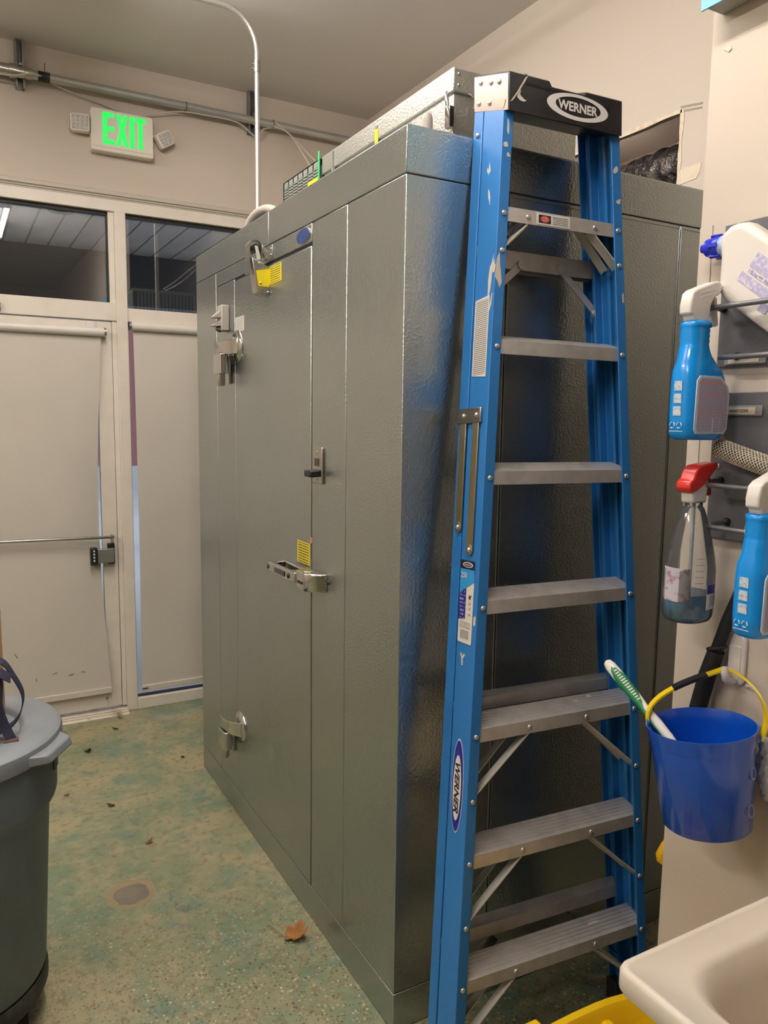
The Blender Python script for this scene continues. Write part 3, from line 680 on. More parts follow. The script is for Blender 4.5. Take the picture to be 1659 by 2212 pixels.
for sd in (-1, 1):
    rail('front_rail', sd, 0, DW, .004, .028, .02, 2.332, (.028,.056))
    rail('rear_rail', sd, DW+.006, DR, .0035, .024, .02, 2.332, ())
    w_ = LW(0)+.016
    for y0, y1 in ((-.004,DW+.002),(DW+.006,DR+.004)):
        b = MB(); b.box(min(sd*(w_+.004),sd*(w_-.036)), max(sd*(w_+.004),sd*(w_-.036)), y0, y1, 0, .07, ); b.build('foot', RUBBER, LD, bevel=.005)
SS = [.2801+.3045*i for i in range(7)]
TAN = math.tan(R(18))
def step_poly(s):
    zf = s+.016; pts = [(.003,s-.016),(.003,zf)]
    n = 6; y0, y1 = .005, .066
    for i in range(n):
        a = y0+(y1-y0)*i/n; b_ = y0+(y1-y0)*(i+1)/n; d_ = (b_-a)
        pts += [(a+.0008, zf+(a-y0)*TAN+.0016), (a+d_*.62, zf+(a+d_*.62-y0)*TAN+.0016), (a+d_*.70, zf+(a+d_*.7-y0)*TAN-.0006), (b_-.0006, zf+(b_-y0)*TAN-.0006)]
    zb = zf+(y1-y0)*TAN
    pts += [(.067,zb),(.067,zb-.030),(.064,zb-.030),(.064,zb-.004),(.006,zf-.004),(.006,s-.016)]
    return pts
riv = None
def rivet(p, ax):
    global riv
    q = Vector(ax).to_track_quat('Z','Y').to_euler()
    if riv is None:
        riv = MB().dome((0,0,0),(0,0,1),.0066,.0042,12).build('rivet', RIV, LD, loc=p, rot=q, smooth=60); return riv
    return share(riv, 'rivet', LD, p, q)
for i, s in enumerate(SS):
    wi = LW(s)+.012
    MB().prism(step_poly(s), 'x', -wi, wi).build('step', ALU, LD)
    for sd in (-1, 1): rivet((sd*LW(s), -.0005, s), (0,-1,0))
    if i in (0, 1, 2, 6):
        xr = LW(s)-.155 if i < 3 else LW(s)-.07
        dz = .155 if i < 3 else .085
        for sd in (-1, 1):
            rivet((sd*xr, .0025, s), (0,-1,0)); rivet((sd*LW(s-dz), -.0005, s-dz), (0,-1,0))
            for y in (.014, .056):
                a = Vector((sd*(xr-.01), y, s-.006+ (y*TAN if y > .05 else 0))); c = Vector((sd*(LW(s-dz)+.004), y, s-dz))
                b = MB(); b.strap([a, a.lerp(c,.5), c], (0,.020,0), .003); b.strap([a+Vector((0,.009,-.004)), c+Vector((0,.009,-.004))], (0,.003,.0), .010)
                b.build('knee_brace', mat('brace_metal', (.80,.76,.69), .4, .3) if 'brace_metal' not in bpy.data.materials else bpy.data.materials['brace_metal'], LD)
# rear horizontals
for s, h in ((.345,.034),(.935,.030),(2.030,.044)):
    wi = LW(s)+.012
    b = MB(); b.prism([(.088,s+h/2),(.126,s+h/2+.004),(.126,s-h/2),(.122,s-h/2),(.122,s+h/2-.003),(.091,s+h/2-.005),(.091,s-h/2),(.088,s-h/2)], 'x', -wi, wi); b.build('rear_bar', ALU, LD)
for sd in (-1, 1):
    b = MB(); s = 2.02; b.strap([(sd*.06,.086,s),(sd*(LW(s-.10)-.004),.086,s-.10)], (0,.003,0), .018); b.tube([(sd*.06,.080,s),(sd*.06,.092,s)], .012, 12); b.tube([(sd*(LW(s-.10)-.004),.080,s-.10),(sd*(LW(s-.10)-.004),.092,s-.10)], .012, 12); b.build('rear_gusset', ALU, LD)
    b = MB(); s = .33; b.strap([(sd*.12,.107,s-.02),(sd*(LW(.18)-.006),.107,.16)], (0,.034,0), .004); b.build('rear_gusset', mat('gusset_dark%d' % (sd>0), (.12,.10,.08), .5, .5), LD)
# top cap
CZ0, CZ1, CWX = 2.330, 2.418, .166
cp = MB(); cp.prism([(-CWX,CZ0),(CWX,CZ0),(CWX,CZ1-.004),(.055,CZ1-.004),(.050,CZ1-.012),(-.045,CZ1-.012),(-.050,CZ1-.004),(-.052,CZ1),(-CWX,CZ1)], 'y', -.014, .133)
CSH = math.tan(R(20))
def cshear(mb): mb.v = [(p[0],p[1],p[2]+(p[1]+.014)*CSH) for p in mb.v]; return mb
cshear(cp)
CAP = mat('black_cap_plastic', (.016,.015,.016), .38, var=(14,(.028,.026,.026),.45,.7))
cap = cp.build('top_cap', CAP, LD, bevel=.003)
b = MB(); b.box(-.118,-.052,-.0146,-.013,2.396,2.402); b.box(.065,.125,-.0146,-.013,2.384,2.391); b.build('cap_slot', mat('slot_black', (.003,.003,.003), .6), cap)
PLT = mat('cap_end_metal', (.50,.42,.38), .34, .75, var=(9,(.62,.50,.43),.4,.7))
for sd in (-1, 1):
    b = MB(); b.box(min(sd*CWX,sd*(CWX+.002)), max(sd*CWX,sd*(CWX+.002)), -.012, .130, CZ0+.001, CZ1-.005); cshear(b).build('end_plate', PLT, cap, bevel=.001)
for y, z in ((.022,2.396),(.056,2.396),(.062,2.350),(.108,2.350),(.100,2.398)): rivet((-CWX-.002, y, z+(y+.014)*CSH), (-1,0,0))
rivet((-LW(2.31)-.017,.105,2.318),(-1,0,0))
mf = frame((.030,-.0142,2.372), (1,0,0), (0,0,1))
INKW = mat('white_print', (.78,.75,.72), .45)
b = MB(); eo = ellipse(0,0,.091,.030,48); ei = ellipse(.001,.001,.067,.022,48)
vs = [(p[0],p[1],.0006) for p in eo]+[(p[0],p[1],.0006) for p in ei]; b.v = vs; n = 48
b.f = [(i,(i+1)%n,n+(i+1)%n,n+i) for i in range(n)]; b.xf(0, mf); b.build('logo_ring', INKW, cap)
text_mb('WERNER', .022, mf, .0006, .033, 0, .118).build('logo_letters', INKW, cap)
b = MB(); b.strap([(-.118,-.0152,2.414),(-.128,-.0156,2.398),(-.145,-.0156,2.372),(-.160,-.0154,2.352)], (.007,0,.004), .0012); b.strap([(-.120,-.015,2.4185),(-.105,-.0,2.4245)], (.014,.006,0), .001); b.strap([(-.1685,.0,2.360),(-.1685,.008,2.344)], (0,.008,.003), .001); b.build('masking_tape', mat('masking_tape', (.55,.48,.34), .7), cap)
b = MB(); b.prism([(-.143,2.372),(-.138,2.383),(-.134,2.381),(-.136,2.370),(-.124,2.362),(-.118,2.361),(-.125,2.357),(-.136,2.358),(-.144,2.364)], 'y', -.0147, -.0138); b.build('paint_splash', mat('dried_paint', (.62,.57,.50), .6), cap)
# spreader bars on the near side
def webx(s, e): return -(LW(s)+.016)-e
b = MB(); b.loft([[(webx(s,.007),.020,s),(webx(s,.007),.122,s),(webx(s,.0),.122,s),(webx(s,.0),.020,s)] for s in (1.628,1.664)]); b.build('spreader_bracket', STEEL, LD, bevel=.002)
for y, se in ((.098,1.378),(.042,1.328)):
    rings = []
    for s in (se,1.632): rings.append([(webx(s,.0055),y-.0135,s),(webx(s,.0055),y+.0135,s),(webx(s,.0012),y+.0135,s),(webx(s,.0012),y-.0135,s)])
    b = MB(); b.loft(rings); b.lathe([(.0135,0),(.0135,.0043)], 16, m=Matrix.Translation((webx(se,.0012),y,se)) @ Matrix.Rotation(R(-90),4,'Y')); b.build('spreader_bar', ZINC, LD, bevel=.001)
    rivet((webx(se,.0055),y,se), (-1,0,0)); rivet((webx(1.646,.007),y-.004,1.646), (-1,0,0))
b = MB(); b.box(LW(1.63)+.016, LW(1.63)+.026, .03, .10, 1.615, 1.665); b.build('spreader_stub', BLACK, LD, bevel=.002)
# labels on the near rail
def webplate(name, poly, m, e=.0005, th=.0005):
    r1 = [(webx(s,e),y,s) for y, s in poly]; r2 = [(webx(s,e+th),y,s) for y, s in poly]
    return MB().loft([r1, r2]).build(name, m, LD)
WPR = mat_print('ladder_warning_print', (.78,.74,.67), (.16,.15,.14), 2, 1, 40, 16, cover=.66, margin=.06)
webplate('warning_label', [(.016,1.734),(.076,1.740),(.076,1.918),(.016,1.922)], WPR)
webplate('spec_label', rrect(.018,.079,1.104,1.272,.004), mat('label_cream', (.78,.74,.66), .45))
webplate('spec_label_blue', [(.018,1.252),(.079,1.222),(.079,1.302),(.018,1.302)], mat('label_sky', (.03,.32,.72), .45), .0011)
webplate('spec_label_navy', [(.050,1.162),(.079,1.158),(.079,1.220),(.050,1.240)], mat_print('label_navy_print', (.015,.012,.22), (.55,.55,.70), 2, 1, 9, 8, cover=.45), .0011)
webplate('spec_label_head', [(.018,1.281),(.079,1.281),(.079,1.302),(.018,1.302)], mat('label_black', (.012,.012,.03), .45), .0017)
webplate('spec_barcode', rrect(.030,.068,1.114,1.136,.001), mat_print('barcode', (.70,.66,.60), (.05,.05,.05), 1, 2, 13, 1, cover=.95, margin=.02), .0011)
webplate('spec_print', rrect(.024,.074,1.140,1.156,.001), mat_print('tiny_print', (.76,.72,.64), (.2,.2,.2), 2, 1, 5, 12, cover=.6, margin=.02), .0011)
def webtext(name, body, h, y, s, m, width=None, off=.0, shear=0, down=False, e=.0022):
    org = (webx(s,e), y, s); sl = Vector((.0605,0,1)).normalized()
    mm = frame(org, -sl, (0,-1,0)) if down else frame(org, (0,-1,0), sl)
    text_mb(body, h, mm, 0, off, shear, width).build(name, m, LD)
INKB = mat('black_print', (.015,.014,.013), .5)
webtext('spec_figures', '250', .014, .062, 1.266, INKW, .026, .02, e=.0024)
webtext('spec_figures', "8'", .010, .031, 1.216, INKB, .012, .03)
webtext('spec_figures', '12', .007, .031, 1.201, INKB, .009, .0); webtext('spec_figures', "17'", .007, .031, 1.188, INKB, .010, .0); webtext('spec_figures', '119', .006, .031, 1.174, INKB, .010, .0)
eo = ellipse(.046,1.2915,.022,.0065,32); webplate('spec_logo', eo, INKW, .0024); eo = ellipse(.046,1.2915,.017,.0045,32); webplate('spec_logo_core', eo, mat('label_black2', (.012,.012,.03), .45), .0030)
webtext('spec_logo_text', 'WERNER', .0035, .046, 1.2915, INKW, .026, .02, e=.0037)
NAVY = mat('oval_navy', (.012,.015,.28), .4)
webplate('oval_edge', ellipse(.045,.760,.0265,.114,48), mat('oval_white', (.62,.66,.74), .45), .0005)
webplate('oval_logo', ellipse(.045,.760,.0240,.110,48), NAVY, .0011)
webplate('oval_inset', ellipse(.045,.755,.0180,.079,48), mat('oval_cream', (.80,.76,.68), .45), .0017)
webtext('oval_letters', 'WERNER', .0215, .045, .755, INKB, .122, .03, .25, True, .0028)
# danger label on the top step
sT = SS[6]
b = MB(); b.prism(rrect(-.075,.022,sT-.013,sT+.0135,.002), 'y', .0018, .003); b.build('danger_label', mat('danger_white', (.80,.77,.72), .45), LD)
b = MB(); b.prism(rrect(-.070,-.035,sT-.009,sT+.0095,.001), 'y', .0013, .0018); b.build('danger_black', mat('danger_black', (.02,.015,.02), .45), LD)
b = MB(); b.prism(ellipse(-.0525,sT,.0135,.0075,28), 'y', .0008, .0013); b.build('danger_oval', mat_print('danger_red_print', (.60,.07,.05), (.75,.45,.40), 2, 0, 5, 8, cover=.55, margin=.2), LD)
b = MB(); b.prism(rrect(-.032,.018,sT-.0095,sT+.0095,.001), 'y', .0013, .0018); b.build('danger_print', mat_print('danger_text', (.80,.77,.72), (.06,.06,.06), 2, 0, 5, 16, cover=.62, margin=.04), LD)
# dried paint on the rails and steps
PNT = mat('dried_cream_paint', (.66,.60,.50), .6)
def blob(cx, cy, w2, h2, n=9, rnd=.35, ang=0):
    pts = []
    for i in range(n):
        a = 2*math.pi*i/n; k = 1+random.uniform(-rnd, rnd); x, y = w2*k*math.cos(a), h2*k*math.sin(a)
        pts.append((cx+x*math.cos(ang)-y*math.sin(ang), cy+x*math.sin(ang)+y*math.cos(ang)))
    return pts
for y, s, w2, h2, an in ((.018,1.958,.009,.055,.12),(.006,1.985,.006,.020,0),(.012,1.90,.004,.020,.2),(.045,2.220,.0035,.012,-.3),(.052,2.216,.0025,.010,-.3),(.040,2.150,.003,.018,-.2),(.010,1.165,.006,.010,0)):
    webplate('paint_mark', blob(y, s, w2, h2, 10, .4, an), PNT, .0004, .0003)
webplate('paint_mark', [(.050,1.050),(.056,1.050),(.057,1.066),(.064,1.076),(.060,1.080),(.053,1.072),(.046,1.080),(.042,1.076),(.051,1.066)], PNT, .0004, .0003)
for x, s, w2, h2 in ((-LW(2.26)-.004,2.262,.006,.007),(-LW(2.235)+.004,2.238,.004,.005),(LW(2.25),2.252,.007,.008),(LW(2.17)+.006,2.178,.006,.006),(-LW(1.975)-.006,1.975,.008,.030),(LW(1.95)+.010,1.945,.003,.016),(-LW(2.29),2.30,.003,.016)):
    b = MB(); b.prism(blob(x, s, w2, h2, 9, .45), 'y', -.0006, .0002); b.build('paint_mark', PNT, LD)
for i, x, y, w2, d2 in ((2,.135,.052,.010,.006),(2,.085,.040,.007,.005),(0,.15,.040,.022,.003),(4,.09,.050,.008,.003)):
    zf = SS[i]+.016+.0022+(y-.005)*TAN
    b = MB(); n_ = 9; pl = blob(x, y, w2, d2, n_, .4)
    b.loft([[(p[0],p[1],zf+(p[1]-y)*TAN+dz) for p in pl] for dz in (0,.0006)]); b.build('paint_mark', PNT, LD)

# ================================================================== CLEANING RACKS ON THE PARTITION
PANELG = mat('rack_panel_grey', (.105,.105,.115), .55, var=(30,(.125,.125,.135),.4,.7), bump=(300,.08,.001))
RODM = mat('rack_rod_grey', (.20,.20,.21), .38, .6)
CLEARP = mat('holder_plastic', (.32,.32,.33), .25)
def rack(lab, zt, zb, r1, r2, text, ystart):
    t = thing('wall_rack', lab, 'rack', (XP, -.558, zb)); y1 = -.35; hz = zt-zb
    MB().box(-.010, 0, y1, 0, 0, hz).build('back_panel', PANELG, t, bevel=.002)
    for z, ys in zip((r1, r2), ystart):
        z -= zb
        b = MB(); b.tube([(-.010,ys,z+.006),(-.055,ys,z+.004),(-.066,ys-.002,z+.002),(-.074,ys-.008,z),(-.076,ys-.018,z),(-.076,y1+.03,z),(-.072,y1+.02,z),(-.060,y1+.014,z+.003),(-.010,y1+.014,z+.006)], .0052, 10); b.build('hanging_rod', RODM, t, smooth=60)
        b = MB(); b.tube([(-.0101,ys,z+.006),(-.016,ys,z+.006)], .008, 10); b.build('rod_collar', BLACK, t, smooth=50)
    b = MB(); b.dome((-.010,-.020,hz*.50),(-1,0,0),.0065,.003); b.build('screw', STEEL, t, smooth=60)
    b = MB(); b.dome((-.0127,-.020,hz*.50),(-1,0,0),.0022,.0008); b.build('screw_recess', BLACK, t)
    lz = .004 if text is None else hz-.046
    MB().box(-.0135,-.0101,-.112,-.020,lz,lz+.020).build('label_holder', CLEARP, t, bevel=.001)
    lc = MB().box(-.0148,-.0130,-.098,-.030,lz+.003,lz+.0165).build('paper_label', mat('label_paper%s' % (text is None), (.76,.68,.54), .6), t)
    mm = frame((-.0150,-.062,lz+.0095), (0,-1,0), (0,0,1))
    if text: text_mb(text, .0058, mm, .0001, .012, 0, .044).build('label_text', INKB, t)
    else: text_mb('CLEANER', .0058, frame((-.0150,-.062,lz+.0125), (0,-1,0), (0,0,1)), .0001, .012, 0, .034).build('label_text', INKB, t)
    return t
rack('upper dark grey wall rack with rods, behind the white toilet-cleaner bottle', 2.020, 1.742, 1.852, 1.756, None, (-.010,-.050))
rack('lower dark grey wall rack with rods and a SANITIZER label', 1.692, 1.396, 1.510, 1.428, 'SANITIZER', (-.028,-.050))

# ------------------------------------------------------------------ spray bottles
def superell(cx, a, b_, z, n=28, e=3.0, cy=0):
    out = []
    for i in range(n):
        t = 2*math.pi*i/n; c, s = math.cos(t), math.sin(t)
        out.append((cx+a*math.copysign(abs(c)**(2/e), c), cy+b_*math.copysign(abs(s)**(2/e), s), z))
    return out
BLUEP = None
def mat_bluebottle():
    m, N, L, P = nt('blue_bottle_plastic'); co = objco(N)
    P.inputs['Base Color'].default_value = (.0,.29,.84,1); P.inputs['Roughness'].default_value = .24; P.inputs['Coat Weight'].default_value = .3
    return m
BLUEP = mat_bluebottle()
LBLUE = mat('bottle_label_pale', (.60,.70,.78), .4)
LPRINT = mat_print('bottle_back_print', (.50,.47,.60), (.30,.28,.50), 2, 0, 34, 30, cover=.62, margin=.02, ink2=(.62,.16,.16))
def blue_bottle(lab, loc, rz):
    t = thing('spray_bottle', lab, 'spray bottle', loc, (0,0,rz), group=None)
    prof = [(0,.044,.024,0),(0,.051,.029,.004),(0,.055,.032,.012),(0,.0565,.033,.04),(0,.0565,.033,.10),(-.001,.055,.032,.118),(-.005,.050,.030,.134),(-.010,.042,.028,.148),(-.015,.034,.026,.160),(-.018,.029,.025,.172)]
    for k in range(4): z = .178+k*.010; prof += [(-.018,.0275,.0245,z),(-.018,.0262,.0235,z+.005)]
    prof += [(-.016,.029,.026,.215),(-.016,.029,.026,.222),(-.016,.024,.022,.226)]
    b = MB(); b.loft([superell(cx,a,bb,z,32,3.2 if z < .14 else 2.4) for cx,a,bb,z in prof]); b.build('bottle_body', BLUEP, t, smooth=70)
    # label sheet on the broad face (towards the sink) and its print
    def lab_poly(sh): return [(-.040+sh,.012),(.040-sh,.012),(.048-sh,.022),(.050-sh,.085),(.044-sh,.104),(.022-sh,.122),(-.036+sh,.122),(-.044+sh,.112),(-.046+sh,.020)]
    b = MB(); b.prism(lab_poly(0), 'y', -.0338, -.0315); b.build('label_border', LBLUE, t, bevel=.0006)
    b = MB(); b.prism([(p[0]*.90, .066+(p[1]-.066)*.92) for p in lab_poly(0)], 'y', -.0344, -.0336); b.build('label_print', LPRINT, t)
    b = MB(); b.box(.004,.024,-.0349,-.0343,.016,.042); b.build('label_barcode', mat_print('bottle_barcode', (.72,.70,.74), (.10,.08,.30), 2, 0, 9, 1, cover=.95, margin=.05) if 'bottle_barcode' not in bpy.data.materials else bpy.data.materials['bottle_barcode'], t)
    # pictograms on the narrow side (towards the room)
    b = MB()
    for k in range(3): b.box(-.0574,-.0560,-.010,.008,.046+k*.024,.064+k*.024)
    b.build('pictogram', mat('pictogram_pale', (.62,.70,.74), .5, var=(160,(.30,.45,.60),.5,.6)) if 'pictogram_pale' not in bpy.data.materials else bpy.data.materials['pictogram_pale'], t)
    b = MB()
    for cy in (-.008,.008):
        for k in range(3):
            a0 = 2*math.pi*k/3; pts = [(-.0570, cy+.0055*math.cos(a0+j*.32), .028+.0055*math.sin(a0+j*.32)) for j in range(5)]
            b.tube(pts, .0012, 5)
    b.box(-.0566,-.0558,-.016,.016,.016,.0172); b.build('recycling_mark', mat('recycle_pale', (.66,.74,.76), .5) if 'recycle_pale' not in bpy.data.materials else bpy.data.materials['recycle_pale'], t)
    b = MB(); b.prism(ellipse(-.026,.192,.004,.011,16), 'y', .020, .0252); b.build('neck_sticker', mat('lime_sticker', (.45,.55,.05), .5) if 'lime_sticker' not in bpy.data.materials else bpy.data.materials['lime_sticker'], t)
    # white trigger head
    N0 = -.016; z0 = .224
    hp = [(N0-.021,z0),(N0-.026,z0+.012),(N0-.034,z0+.013),(N0-.035,z0+.030),(N0-.030,z0+.052),(N0-.020,z0+.060),(N0+.030,z0+.078),(N0+.044,z0+.080),(N0+.050,z0+.074),(N0+.050,z0+.062),(N0+.044,z0+.054),(N0+.032,z0+.048),(N0+.023,z0+.034),(N0+.021,z0+.015),(N0+.021,z0)]
    b = MB(); b.prism(hp, 'y', -.014, .014); hd = b.build('trigger_head', WHITEP, t, bevel=.005, seg=3)
    b = MB()
    for dz in (0,.008): b.prism([(N0-.008,z0+.044+dz),(N0+.026,z0+.053+dz),(N0+.026,z0+.055+dz),(N0-.008,z0+.046+dz)], 'y', -.0148, -.013)
    b.build('head_rib', WHITEP, hd)
    b = MB(); b.prism([(N0+.034,z0+.054),(N0+.046,z0+.050),(N0+.050,z0+.020),(N0+.054,z0-.002),(N0+.048,z0-.006),(N0+.042,z0+.018)], 'y', -.008, .008); b.build('trigger', mat('trigger_pale', (.70,.66,.60), .4) if 'trigger_pale' not in bpy.data.materials else bpy.data.materials['trigger_pale'], t, bevel=.003)
    b = MB(); b.lathe([(.009,0),(.0095,.012)], 14, m=Matrix.Translation((N0+.046,0,z0+.069)) @ Matrix.Rotation(R(90),4,'Y')); b.build('nozzle', WHITEP, t, smooth=50)
    return t
blue_bottle('blue spray bottle with a white trigger hanging on the upper rack', (.323,-.588,1.598), 0)
blue_bottle('blue spray bottle with a white trigger on the lower rack, cut by the picture edge', (.330,-.752,1.246), 0)

# clear bottle with the red trigger, a third full of blue liquid
RB = thing('spray_bottle', 'clear spray bottle with a red trigger and blue liquid on the lower rack', 'spray bottle', (.326,-.592,1.236))
CLR = mat_clear('clear_pet', (.97,.97,.96), .03, .08, .10)
prof = [(.036,0),(.045,.004),(.050,.014),(.0515,.04),(.0515,.105),(.047,.135),(.040,.165),(.032,.195),(.025,.218),(.021,.228),(.018,.231),(.018,.240)]
b = MB(); b.loft([superell(0,r,r*.86,z,32,2.3) for r,z in prof]); b.build('bottle_body', CLR, RB, smooth=60)
def mat_liquid():
    m = bpy.data.materials.new('blue_liquid'); m.use_nodes = True; N = m.node_tree.nodes; L = m.node_tree.links; N.clear()
    o = N.new('ShaderNodeOutputMaterial'); t = N.new('ShaderNodeBsdfTransparent'); t.inputs[0].default_value = (.10,.55,.78,1)
    g = N.new('ShaderNodeBsdfPrincipled'); g.inputs['Base Color'].default_value = (.0,.30,.66,1); g.inputs['Roughness'].default_value = .1
    ms = N.new('ShaderNodeMixShader'); ms.inputs[0].default_value = .85; L.new(t.outputs[0], ms.inputs[1]); L.new(g.outputs[0], ms.inputs[2]); L.new(ms.outputs[0], o.inputs[0]); return m
b = MB(); b.loft([superell(0,r-.002,(r-.002)*.86,z,32,2.3) for r,z in ((.035,.003),(.044,.006),(.049,.015),(.050,.04),(.050,.058))]); b.build('blue_liquid', mat_liquid(), RB, smooth=60)
b = MB(); b.tube([(0,0,.006),(.002,0,.10),(0,0,.238)], .0035, 8); b.build('dip_tube', mat('dip_tube', (.50,.62,.66), .4), RB, smooth=60)
LFR = mat('label_backside', (.58,.55,.62), .5, var=(70,(.38,.22,.30),.5,.62))
def wrap(z0, z1, a0, a1, r, k, m, name):
    rings = []
    for i in range(13):
        a = R(a0+(a1-a0)*i/12); rings.append([((r+e)*math.cos(a), (r+e)*.86*math.sin(a), z) for z, e in ((z0,0),(z1,0),(z1,.0006),(z0,.0006))])
    MB().loft(rings).build(name, m, RB, smooth=60)
wrap(.045, .112, 150, 225, .0520, 0, LFR, 'front_label')
wrap(.030, .080, 268, 300, .0522, 0, mat('small_label_white', (.72,.70,.66), .5), 'barcode_label')
wrap(.062, .080, 268, 300, .0530, 0, mat('small_label_navy', (.02,.02,.22), .5), 'barcode_label_head')
wrap(.036, .058, 276, 296, .0530, 0, mat_print('small_barcode', (.68,.66,.62), (.12,.12,.12), 0, 2, 12, 1, cover=.95, margin=.02), 'barcode')
rb = MB()
for k in range(6):
    z = .072+k*.012
    for i in range(1): rb.tube([(.0512*math.cos(R(a)), .0512*.86*math.sin(R(a)), z) for a in range(238,262,4)], .0007, 5)
rb.build('measure_marks', CLR, RB)
b = MB(); b.prism([(-.021,.238),(-.023,.262),(-.018,.266),(.014,.290),(.024,.286),(.022,.262),(.020,.238)], 'y', -.015, .015); b.build('trigger_collar', WHITEP, RB, bevel=.005, seg=3)
REDP = mat('red_plastic', (.68,.03,.025), .28, coat=.3)
b = MB(); b.prism([(-.036,.268),(-.028,.258),(-.012,.262),(.012,.276),(.030,.294),(.046,.310),(.046,.318),(.020,.316),(-.008,.312),(-.020,.300),(-.024,.288),(-.034,.280)], 'y', -.017, .017); b.build('trigger_head', REDP, RB, bevel=.006, seg=3)
b = MB(); b.prism([(.024,.288),(.034,.292),(.040,.270),(.042,.252),(.034,.250),(.030,.268)], 'y', -.008, .008); b.build('trigger', mat('dark_red_plastic', (.36,.01,.01), .35), RB, bevel=.003)

# big white toilet-cleaner bottle lying behind the upper rod
WBT = thing('cleaner_bottle', 'large white toilet-cleaner bottle with a blue cap tilted behind the upper rod', 'bottle', (.391,-.639,1.872))
WCB = mat('white_hdpe', (.80,.75,.69), .42)
ol = [(.062,.118),(.056,.080),(.056,.012),(.040,-.006),(-.055,-.075),(-.175,-.16),(-.235,-.085),(-.062,.088),(.004,.136),(.035,.138)]
b = MB(); b.prism(ol, 'x', -.0265, .0265); b.build('bottle_body', WCB, WBT, bevel=.014, seg=4)
b = MB(); b.prism([(.030,.012),(.022,.002),(-.055,-.055),(-.150,-.125),(-.205,-.075),(-.060,.066),(-.050,.070)], 'x', -.0272, -.0262); b.build('label_panel', mat('white_panel', (.82,.77,.72), .4), WBT)
CP = mat_print('cleaner_print', (.62,.58,.78), (.34,.33,.62), 0, 1, 9, 40, cover=.6)
def slab(u0, u1, v0, v1, m, name, x=-.0278):
    d_ = Vector((0,-.807,-.59)); n_ = Vector((0,-.59,.807)); o_ = Vector((x,.012,.028))
    poly = [o_+d_*u+n_*v for u, v in ((u0,v0),(u1,v0),(u1,v1),(u0,v1))]
    MB().loft([poly, [p+Vector((-.0005,0,0)) for p in poly]]).build(name, m, WBT)
PUR = mat('cleaner_print_a', (.50,.47,.72), .4, var=(150,(.74,.70,.78),.48,.62))
slab(.008,.13,.034,.062,PUR,'label_print'); slab(.0,.14,.002,.020,PUR,'label_print'); slab(.012,.10,.024,.031,mat('cleaner_ink', (.36,.34,.62), .4, var=(220,(.80,.76,.74),.5,.55)),'label_print')
slab(.074,.094,-.018,-.002,mat_print('cleaner_barcode', (.74,.72,.76), (.04,.04,.30), 1, 2, 10, 1, cover=.95, margin=.02),'label_barcode', -.0284)
capm = frame((0,.058,.102), (1,0,0), (0,-.06,1)); capm = Matrix.Translation((0,.058,.104)) @ Vector((0,1,.06)).to_track_quat('Z','Y').to_matrix().to_4x4()
b = MB(); b.lathe([(.021,-.006),(.021,.012),(.019,.014)], 24, m=capm); b.build('neck_collar', mat('pale_blue_plastic', (.42,.55,.80), .35), WBT, smooth=50)
b = MB(); b.lathe([(.0225,.010),(.0225,.018),(.0205,.028),(.0185,.030),(.0175,.044),(.010,.048),(.0085,.058),(.004,.061)], 24, m=capm)
for k in range(6):
    a = 2*math.pi*k/6; b0 = b.mark(); b.box(.018,.0245,-.003,.003,.008,.030); b.xf(b0, capm @ Matrix.Rotation(a,4,'Z'))
b.build('cap', mat('royal_blue_plastic', (.025,.04,.58), .3), WBT, smooth=50)

# mesh-covered tube behind the lower rods
MT = thing('mesh_tube', 'cream and black mesh-covered tube lying behind the lower rod', 'mesh tube', (.378,-.60,1.582))
ax = Vector((0,-.965,-.262)).normalized(); q = ax.to_track_quat('Z','Y').to_matrix().to_4x4()
b = MB(); b.lathe([(.0185,0),(.0185,.24)], 20, m=q); b.build('core', BLACK, MT, smooth=50)
b = MB(); nst = 15
for sgn_ in (1,-1):
    for k in range(nst):
        pts = []
        for i in range(25):
            z = .24*i/24; a = 2*math.pi*k/nst + sgn_*z*58
            pts.append(q @ Vector((.0192*math.cos(a), .0192*math.sin(a), z)))
        b.tube(pts, .0009, 4, False)
mo = b.build('mesh_sleeve', mat('cream_cord', (.66,.58,.45), .7), MT); mo['kind'] = 'stuff'

# adhesive hook, black handle, beach bucket
HK = thing('adhesive_hook', 'white adhesive wall hook holding the blue bucket', 'hook', (XP,-.650,1.105))
HKM = mat('hook_white', (.76,.72,.68), .35)
b = MB(); b.prism(rrect(-.019,.019,0,.108,.016,6), 'x', -.012, 0); b.build('hook_plate', HKM, HK, bevel=.004)
b = MB(); b.prism(rrect(-.012,.016,.026,.082,.004,4), 'x', -.0145, -.011); b.build('hook_face', HKM, HK, bevel=.0015)
b = MB(); b.tube([(-.012,0,.014),(-.026,0,.012),(-.038,0,.018),(-.043,0,.032),(-.042,0,.042)], [.010,.010,.009,.008,.006], 12); b.build('hook_arm', HKM, HK, smooth=70)
b = MB(); b.strap([(-.003,-.020,.004),(-.004,-.032,.006),(-.003,-.040,.002)], (0,.001,.005), .0006); b.build('pull_tab', HKM, HK)
nt_ = MB().box(XP-.0012, XP-.0002, -.712, -.640, 1.222, 1.246).build('paper_notice', mat('notice_paper', (.76,.70,.60), .6)); tag(nt_, 'small white paper strip on the partition above the adhesive hook', 'paper strip')
text_mb('BEST ON', .008, frame((XP-.0013,-.674,1.234),(0,-1,0),(0,0,1)), .0002, .02, 0, .05).build('notice_text', INKB, nt_)
BH = thing('black_handle', 'slanting black padded handle hanging beside the adhesive hook', 'handle', (.395,-.66,1.30))
FOAM = mat('black_foam', (.012,.013,.014), .75, bump=(160,.3,.002))
b = MB(); b.tube([(0,0,0),(-.002,.022,-.060),(-.004,.042,-.128)], [.0125,.0125,.0125], 14); b.build('upper_grip', FOAM, BH, smooth=60)
